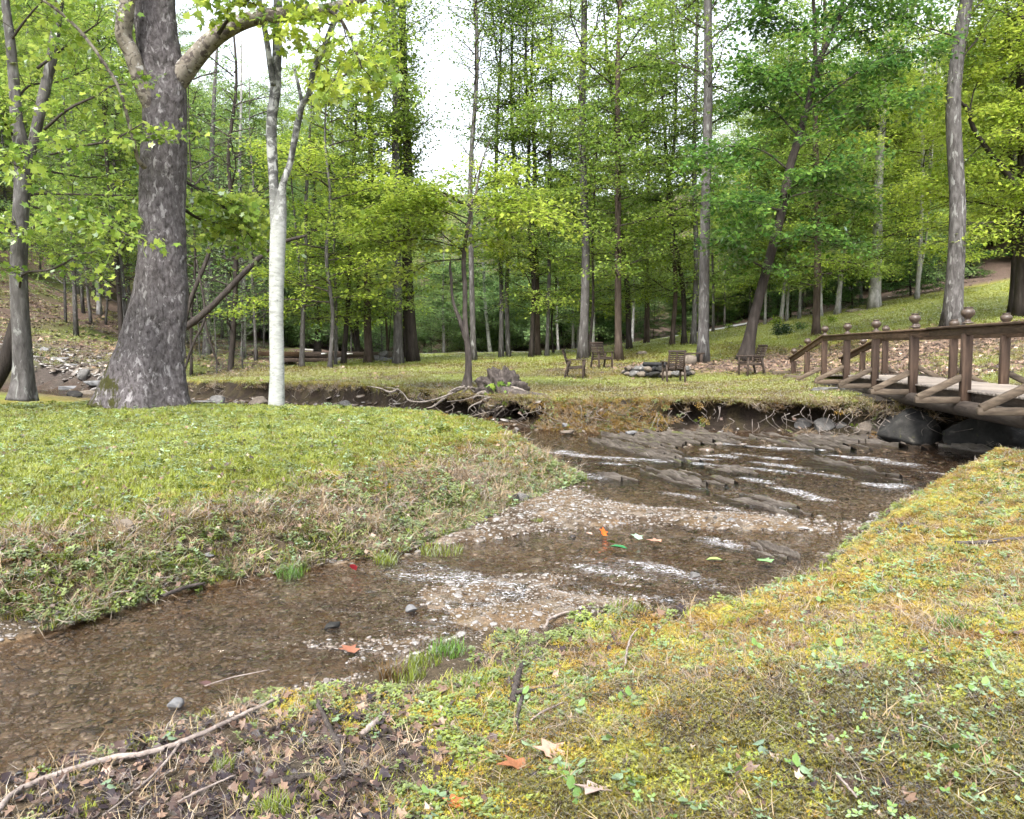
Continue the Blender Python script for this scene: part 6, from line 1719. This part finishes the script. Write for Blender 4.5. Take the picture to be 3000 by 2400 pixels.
def candidates(rho, y0, y1, xs=.70):
    """uniform world-space points between depths y0,y1 over the strip the lens sees plus a margin"""
    area = (y1 ** 2 - y0 ** 2) * xs + 1.2 * (y1 - y0)
    n = int(rho * area)
    y = np.sqrt(rc.random(n) * (y1 ** 2 - y0 ** 2) + y0 ** 2)
    x = (rc.random(n) * 2 - 1) * (xs * y + .6)
    return x, y
def prep(x, y):
    z, sd, far, h, f_ = ground(x, y, True)
    px, py = project(x, y, z)
    return dict(x=x, y=y, z=z, sd=sd, far=far, h=h, f=f_, px=px, py=py, n1=fbm(x, y, 1.3, 3, 141), n2=fbm(x, y, 4.5, 3, 142), n3=fbm(x, y, .5, 3, 143), u=rc.random(len(x)))
def pick(g_, m):
    return {k: v[m] for k, v in g_.items()}
def put(name, label, cat, me, sets):
    """sets: list of (points dict, scale array, tint array, tilt)"""
    P, R, S, T = [], [], [], []
    for g_, s, t, tilt in sets:
        n = len(g_['x'])
        if not n: continue
        P.append(np.stack([g_['x'], g_['y'], g_['z'] + g_.get('lift', 0)], 1))
        R.append(np.stack([rc.normal(0, tilt, n), rc.normal(0, tilt, n), rc.random(n) * 6.28], 1))
        S.append(np.broadcast_to(s, (n,)) * (.75 + .5 * rc.random(n))); T.append(np.clip(t, 0, 1) * np.ones(n))
    return scatter(name, label, cat, me, np.concatenate(P), np.concatenate(R), np.concatenate(S), np.concatenate(T))

def land(g_):
    bo = (g_['x'] - 5.074 - .1475 * g_['y']) * .9893
    return (g_['sd'] > 0) & ~((bo > -.5) & (bo < 2.1) & (g_['y'] > 9.5) & (g_['y'] < 21.2))
rn = lambda n, s: rc.normal(0, s, n)
A1 = prep(*candidates(900, 1.5, 4.8, .95)); A1 = pick(A1, land(A1))       # near bank, close
A2 = prep(*candidates(520, 4.8, 10.0, .8)); A2 = pick(A2, land(A2))
A3 = prep(*candidates(260, 10.0, 18.5)); A3 = pick(A3, land(A3))
A4 = prep(*candidates(75, 18.5, 32)); A4 = pick(A4, land(A4) & (A4['sd'] > .2))
A5 = prep(*candidates(26, 32, 58)); A5 = pick(A5, land(A5))
def nearside(g_): return (g_['x'] > -.2 + (g_['y'] - 4.3) * .34) & (g_['y'] < 10.5) | (g_['y'] < 3.9)
# weights on the near bank
def wn_(g_):
    px, py = g_['px'], g_['py']
    right = sstep(1500, 2100, px + (py - 2000) * .9)
    litter = sstep(1500, 900, px) * sstep(2080, 2250, py + px * .1) + .6 * sstep(.56, .66, g_['n1']) * sstep(1900, 2200, py)
    ridge = np.exp(-((py - (2330 - .28 * (px - 900))) / 110) ** 2) * sstep(1300, 1700, px)
    hair = right * sstep(1900, 2080, py)
    yel = right * sstep(2080, 1850, py)
    return right, litter, ridge, hair, yel
sets = {k: [] for k in ('grass', 'lawn', 'dry', 'hair', 'yellow', 'herb', 'clover', 'violet', 'litA', 'litB')}
for g_, sc in ((A1, 1.0), (A2, 1.25)):
    nb = nearside(g_); q = pick(g_, nb); n = len(q['x'])
    right, litter, ridge, hair, yel = wn_(q)
    wet = q['sd'] < .12
    m = (q['u'] < .95 * hair * (1 - .5 * sstep(.5, .62, q['n2']))) & ~wet
    k = pick(q, m); sets['hair'].append((k, sc * 1.0, .42 + .9 * (k['n2'] - .5) + rn(m.sum(), .22), .15))
    m = (q['u'] < np.clip(.95 * yel * sstep(.36, .48, q['n1'] * .6 + q['n2'] * .4) + .9 * ridge + .35 * (1 - np.clip(litter, 0, 1)) * sstep(.45, .55, q['n2']), 0, 1)) & ~wet
    k = pick(q, m); sets['yellow'].append((k, sc * 1.05, .55 + 1.3 * (k['n2'] - .5) + rn(m.sum(), .15), .15))
    u2 = rc.random(n)
    m = (u2 < (.22 - .15 * hair - .1 * yel - .2 * sstep(.3, .8, litter)) * (.15 + 1.3 * sstep(.46, .6, q['n2'])) )
    k = pick(q, m); sets['herb'].append((k, sc * 1.0, .5 + rn(m.sum(), .2), .2))
    u3 = rc.random(n)
    m = (u3 < (.1 + .4 * sstep(.5, .6, q['n1'])) * (1 - .85 * hair) * (1 - .7 * np.clip(litter, 0, 1)))
    k = pick(q, m); sets['grass'].append((k, sc * .8, .5 + rn(m.sum(), .2), .2))
    u4 = rc.random(n)
    m = u4 < .09 + .25 * ridge + .05 * np.clip(litter, 0, 1)
    k = pick(q, m); sets['dry'].append((k, sc * .8, .45 + rn(m.sum(), .25), .3))
    u5 = rc.random(n)
    m = (u5 < .09 + .55 * np.clip(litter, 0, 1))
    k = pick(q, m); k['lift'] = .012 + .015 * rc.random(m.sum()); sets['litA'].append((k, .042 * sc, .38 - .2 * sstep(.3, .9, litter[m]) + rn(m.sum(), .3), .5))
    u6 = rc.random(n)
    m = (u6 < .05 + .4 * np.clip(litter, 0, 1))
    k = pick(q, m); k['lift'] = .01 + .015 * rc.random(m.sum()); sets['litB'].append((k, .04 * sc, .42 - .12 * sstep(.3, .9, litter[m]) + rn(m.sum(), .3), .5))
    u7 = rc.random(n)
    m = (u7 < (.05 * right + .008) * (q['n1'] > .5)) & ~wet
    k = pick(q, m); sets['clover'].append((k, sc * 1.0, .5 + rn(m.sum(), .25), .2))
    u8 = rc.random(n)
    m = (u8 < (.035 * hair + .005) * (q['n2'] > .48)) & ~wet
    k = pick(q, m); sets['violet'].append((k, sc * 1.0, .55 + rn(m.sum(), .25), .2))
# left bank: green turf on top, ochre edge, dry slope
for g_, sc in ((A2, 1.25), (A3, 1.7)):
    lb = ~nearside(g_) & ~(g_['far']) & (g_['y'] < 24); q = pick(g_, lb); n = len(q['x'])
    edge_py = 1600 - .17 * q['px'] - 20 * sstep(900, 1400, q['px'])
    top = sstep(40, -60, q['py'] - edge_py)
    slope_ = 1 - top
    och = np.exp(-((q['py'] - edge_py - 5) / 45) ** 2) * sstep(.42, .55, q['n1']) + .5 * sstep(900, 1450, q['px']) * top * sstep(.45, .6, q['n2'])
    m = q['u'] < .95 * top * (1 - .6 * np.clip(och, 0, 1))
    k = pick(q, m); sets['grass'].append((k, sc * .85, .52 + .9 * (k['n2'] - .5) + .5 * (k['n3'] - .5) + rn(m.sum(), .16), .2))
    u2 = rc.random(n); m = u2 < np.clip(och, 0, 1) * .9
    k = pick(q, m); sets['yellow'].append((k, sc, .35 + 1.2 * (k['n2'] - .5) + rn(m.sum(), .15), .15))
    u3 = rc.random(n); m = u3 < .45 * slope_ * (.5 + .9 * sstep(.45, .6, q['n2']))
    k = pick(q, m); sets['dry'].append((k, sc * 1.0, .4 + rn(m.sum(), .25), .45))
    u4 = rc.random(n); m = u4 < .55 * slope_ * sstep(.44, .56, q['n1']) + .08 * top + .3 * slope_ * (q['sd'] < .5)
    k = pick(q, m); sets['herb'].append((k, sc * 1.0, .35 + rn(m.sum(), .2), .3))
    u5 = rc.random(n); m = u5 < .3 * slope_ + .035 * top + .25 * slope_ * sstep(.5, .6, q['n1'])
    k = pick(q, m); k['lift'] = .02 + .02 * rc.random(m.sum()); sets['litA'].append((k, .036 * sc, .52 + rn(m.sum(), .24), .55))
    u6 = rc.random(n); m = u6 < .35 * slope_ + .04 * top
    k = pick(q, m); k['lift'] = .02 + .02 * rc.random(m.sum()); sets['litB'].append((k, .036 * sc, .5 + rn(m.sum(), .25), .5))
    u7 = rc.random(n); m = u7 < .012 * top + .03 * slope_
    k = pick(q, m); sets['clover'].append((k, sc * 1.1, .5 + rn(m.sum(), .25), .2))
    u8 = rc.random(n); m = u8 < .25 * slope_ * (q['sd'] < .6)
    k = pick(q, m); sets['grass'].append((k, sc * .9, .3 + rn(m.sum(), .15), .25))
# far lawn
for g_, sc in ((A3, 1.0), (A4, 1.25), (A5, 2.1)):
    q = pick(g_, g_['far'] & (g_['sd'] > .12) & (g_['f'] > .9) if g_ is not A5 else g_['sd'] > 1); n = len(q['x'])
    litz = sstep(.66, .9, q['h']) * sstep(35, 29, q['y']) * sstep(1, 5, q['x']) * sstep(17, 20, q['y']) * sstep(.25, .45, fbm(q['x'], q['y'], .35, 3, 45))
    lh = sstep(-9, -13, q['x'] - (q['y'] - 34) * .05) * sstep(29, 33, q['y'])
    wd = (q['y'] > np.where(q['x'] > 0, 51 + 12 * sstep(22, 4, q['x']), 62))
    m = q['u'] < .97 * (1 - .93 * litz) * (1 - .75 * lh) * (1 - wd)
    green = sstep(34, 44, q['y']) * .28 + sstep(29, 36, q['y']) * sstep(5, 9, q['x']) * .2
    k = pick(q, m); sets['lawn'].append((k, sc, (.42 + green + 1.1 * (q['n3'] - .5) + .8 * (fbm(q['x'] * .6, q['y'] * 1.6, 1.0, 3, 151) - .5))[m] + rn(m.sum(), .13), .15))
    m = rc.random(n) < .5 * litz + .25 * lh + .02
    k = pick(q, m); k['lift'] = .02; sets['litA'].append((k, .1 * sc, .55 + rn(m.sum(), .22), .4))
# slumped far bank: moss, dead grass and small plants on the face
for g_, sc in ((A3, 1.6),):
    q = pick(g_, g_['far'] & (g_['f'] < .95) & (g_['y'] < 29)); n = len(q['x'])
    slump = sstep(1540, 1620, q['px']) * sstep(1990, 1900, q['px'])
    m = q['u'] < .05 + .6 * slump; k = pick(q, m); sets['dry'].append((k, sc, .3 + rn(m.sum(), .2), .6))
    m = rc.random(n) < .02 + .65 * slump; k = pick(q, m); sets['yellow'].append((k, sc * 1.1, .25 + rn(m.sum(), .2), .5))
    m = rc.random(n) < .02 + .2 * slump; k = pick(q, m); sets['herb'].append((k, sc, .2 + rn(m.sum(), .15), .5))
    m = rc.random(n) < .03 + .1 * slump; k = pick(q, m); sets['litA'].append((k, .07, .4 + rn(m.sum(), .2), .6))
# overhanging turf along the far bank
t_ = rc.random(1500) * (NFAR - 6) + 4; k_ = t_.astype(int); fr_ = (t_ - k_)[:, None]
lipx = POLY[k_] * (1 - fr_) + POLY[k_ + 1] * fr_
lipx[:, 1] += .3 + .25 * rc.random(1500)
LP = prep(lipx[:, 0], lipx[:, 1]); LP = pick(LP, (LP['y'] < 29) & (LP['f'] > .55))
LP = pick(LP, rc.random(len(LP['x'])) < .5)
sets['dry'].append((LP, 1.5, .3 + rn(len(LP['x']), .2), .7))
LQ = pick(LP, rc.random(len(LP['x'])) < .35); LQ['lift'] = .03
sets['lawn'].append((LQ, .9, .4 + rn(len(LQ['x']), .2), .5))

put('grass_turf', 'fresh green grass on the banks', 'grass', tmesh('grass_blades', blades(26, .06, .014, .042, .0026, 1.0, 1), M['grass_i']), sets['grass'])
put('lawn_grass', 'short yellow-green mossy lawn across the creek', 'grass', tmesh('lawn_blades', blades(46, .16, .012, .03, .0042, 1.2, 2), M['lawn_i']), sets['lawn'])
put('dry_grass', 'tan dead grass hanging on the banks', 'grass', tmesh('dry_blades', blades(16, .05, .04, .1, .0022, 1.6, 3, .5), M['dry_i']), sets['dry'])
put('haircap_moss', 'dark green and brown moss on the near right bank', 'moss', tmesh('moss_sprigs', sprigs(34, .06, .012, .034, .011, 4), M['moss_i']), sets['hair'])
put('yellow_moss', 'ochre yellow moss cushions on the banks', 'moss', tmesh('moss_cushion', sprigs(60, .06, .006, .018, .009, 5, 4), M['mossy_i']), sets['yellow'])
put('ground_herbs', 'small bright green herbs covering the banks', 'ground cover', tmesh('herb_leaves', leafy(9, .05, .012, .04, .016, 6, 6), M['herb_i']), sets['herb'])
put('clover', 'pale green clover leaves in the moss', 'ground cover', tmesh('clover_leaves', leafy(5, .045, .025, .055, .017, 3, 7), M['clover_i']), sets['clover'])
put('violet_leaves', 'broad pale green leaves in the near moss', 'ground cover', tmesh('violet_leaf', leafy(3, .04, .03, .065, .045, 1, 8, 'oval', .6), M['clover_i']), sets['violet'])
put('leaf_litter', 'dead brown leaves strewn over the banks', 'leaf litter', tmesh('litter_leaf', litter_leaf(9, 'maple', .5), M['litter_i']), sets['litA'])
put('leaf_litter_small', 'small curled dead leaves strewn over the banks', 'leaf litter', tmesh('litter_leaf_small', litter_leaf(10, 'oval', -.6), M['litter_i']), sets['litB'])

# gravel and slate chips in and beside the creek
t_ = rc.random(420) * (NFAR - 8) + 3; k_ = t_.astype(int); fr_ = (t_ - k_)[:, None]
lipx_all = POLY[k_] * (1 - fr_) + POLY[k_ + 1] * fr_; lipx_all[:, 1] += rc.normal(-.1, .25, 420)

B1 = prep(*candidates(1500, 2.6, 6.5)); B2 = prep(*candidates(650, 6.5, 11)); B3 = prep(*candidates(60, 11, 27))
peb, sla = [], []
for q, sc in ((B1, 1.0), (B2, 1.5), (B3, 3.2)):
    q = pick(q, (q['sd'] < .10 + .35 * (q['n1'] - .4) * (q['y'] < 6)) & (q['z'] > -.3))
    n = len(q['x'])
    bar = sstep(ZW - .03, ZW + .01, q['z']) * .1 - .2 * sstep(8.8, 10.5, q['y'])
    sc = sc * (1 - .3 * sstep(ZW - .03, ZW + .01, q['z']))
    m = rc.random(n) < .62
    k = pick(q, m); peb.append((k, sc[m] * .011 * np.exp(rn(m.sum(), .45)), .42 + bar[m] + rn(m.sum(), .22), .25))
    k = pick(q, ~m); sla.append((k, sc[~m] * .016 * np.exp(rn((~m).sum(), .45)), .42 + bar[~m] + rn((~m).sum(), .22), .18))
TA = prep(*candidates(30, 29, 42)); TA = pick(TA, (TA['sd'] > 0) & TA['far'] & (TA['px'] < 470))
TA = pick(TA, rc.random(len(TA['x'])) < np.clip(1.1 - (TA['y'] - 31) / 9, 0, 1)); sla.append((TA, .1 * np.exp(rn(len(TA['x']), .5)), .55 + rn(len(TA['x']), .25), .4))
TB = prep(lipx_all[:, 0], lipx_all[:, 1]); TB = pick(TB, TB['y'] > 17); sla.append((TB, .07 * np.exp(rn(len(TB['x']), .45)), .5 + rn(len(TB['x']), .22), .3))
q = pick(A1, (A1['sd'] > .05) & (A1['px'] < 1500) & (rc.random(len(A1['x'])) < .5)); peb.append((q, .007, .35 + rn(len(q['x']), .25), .3))
put('gravel', 'wet brown and grey gravel of the creek bed', 'gravel', tmesh('gravel_pebble', chip(21, .5), M['pebble_i']), peb)
put('slate_chips', 'flat slate chips lying on the creek bed', 'gravel', tmesh('slate_chip', chip(22, .22), M['pebble_i']), sla)

# separate grass tufts that stand out by the water
def tuft(label, px, py, n, rad, h, mat, seed, bend=.7):
    x, y = at_z(px, py, -.04)
    for _ in range(3):
        zz = max(gz(x, y), ZW); x, y = at_z(px, py, zz)
    o = link(bpy.data.objects.new('grass_tuft', tmesh('grass_tuft', blades(n, rad, h * .5, h, .0026, bend, seed), mat)))
    o.location = (x, y, zz - .005)
    return tag(o, label, 'grass')
def flat_leaf(name, c0, c1):
    return leaf_mat(name, [(0, c0), (1, c1)], .35, gloss=.15)
M['tuft_green'] = flat_leaf('tuft_green', (.1, .19, .028), (.115, .21, .03)); M['tuft_lime'] = flat_leaf('tuft_lime', (.16, .2, .028), (.18, .22, .032)); M['tuft_rust'] = flat_leaf('tuft_rust', (.13, .08, .03), (.16, .1, .035))
tuft('rust brown grass tuft at the water edge', 1150, 1990, 170, .07, .11, M['tuft_rust'], 31)
tuft('lime fringe around the rust brown tuft', 1195, 1985, 130, .09, .09, M['tuft_lime'], 32)
tuft('bright green grassy clump at the inlet mouth', 1310, 1915, 190, .11, .09, M['tuft_green'], 33)
tuft('lime green clump between the rust tuft and inlet', 1245, 1945, 150, .09, .08, M['tuft_lime'], 34)
tuft('lime grass tuft beside the long pale branch', 655, 2262, 110, .04, .07, M['tuft_lime'], 35)
tuft('lime grass tuft at the bottom edge left of centre', 805, 2385, 130, .06, .09, M['tuft_lime'], 36)
tuft('olive grass tuft at the left end of the branch', 130, 2265, 90, .05, .07, M['tuft_rust'], 37)
tuft('green drooping tuft at the foot of the left bank', 850, 1690, 120, .1, .12, M['tuft_green'], 38, 1.1)
tuft('lime tuft overhanging the wet hole right of the rust tuft', 1390, 2015, 120, .08, .09, M['tuft_lime'], 39, 1.0)
tuft('green tuft standing on the mossy point of the near bank', 1840, 1790, 120, .12, .09, M['tuft_lime'], 40)
tuft('green tuft in the right bank moss', 2795, 1845, 110, .07, .09, M['tuft_green'], 41, 1.0)
tuft('small green tuft on the gravel bar end', 1706, 1405, 70, .07, .1, M['tuft_lime'], 42)
tuft('round lime tuft on the gravel beside the left bank', 1575, 1530, 70, .06, .06, M['tuft_lime'], 43)
tuft('lime clump on the left bank apron', 1635, 1425, 80, .09, .09, M['tuft_lime'], 44)
tuft('yellow-green cushion clump at the left bank water edge', 1290, 1615, 200, .2, .08, M['tuft_lime'], 45)
tuft('grass clump drooping into water below the left bank', 1130, 1650, 120, .1, .1, M['tuft_lime'], 46, 1.0)
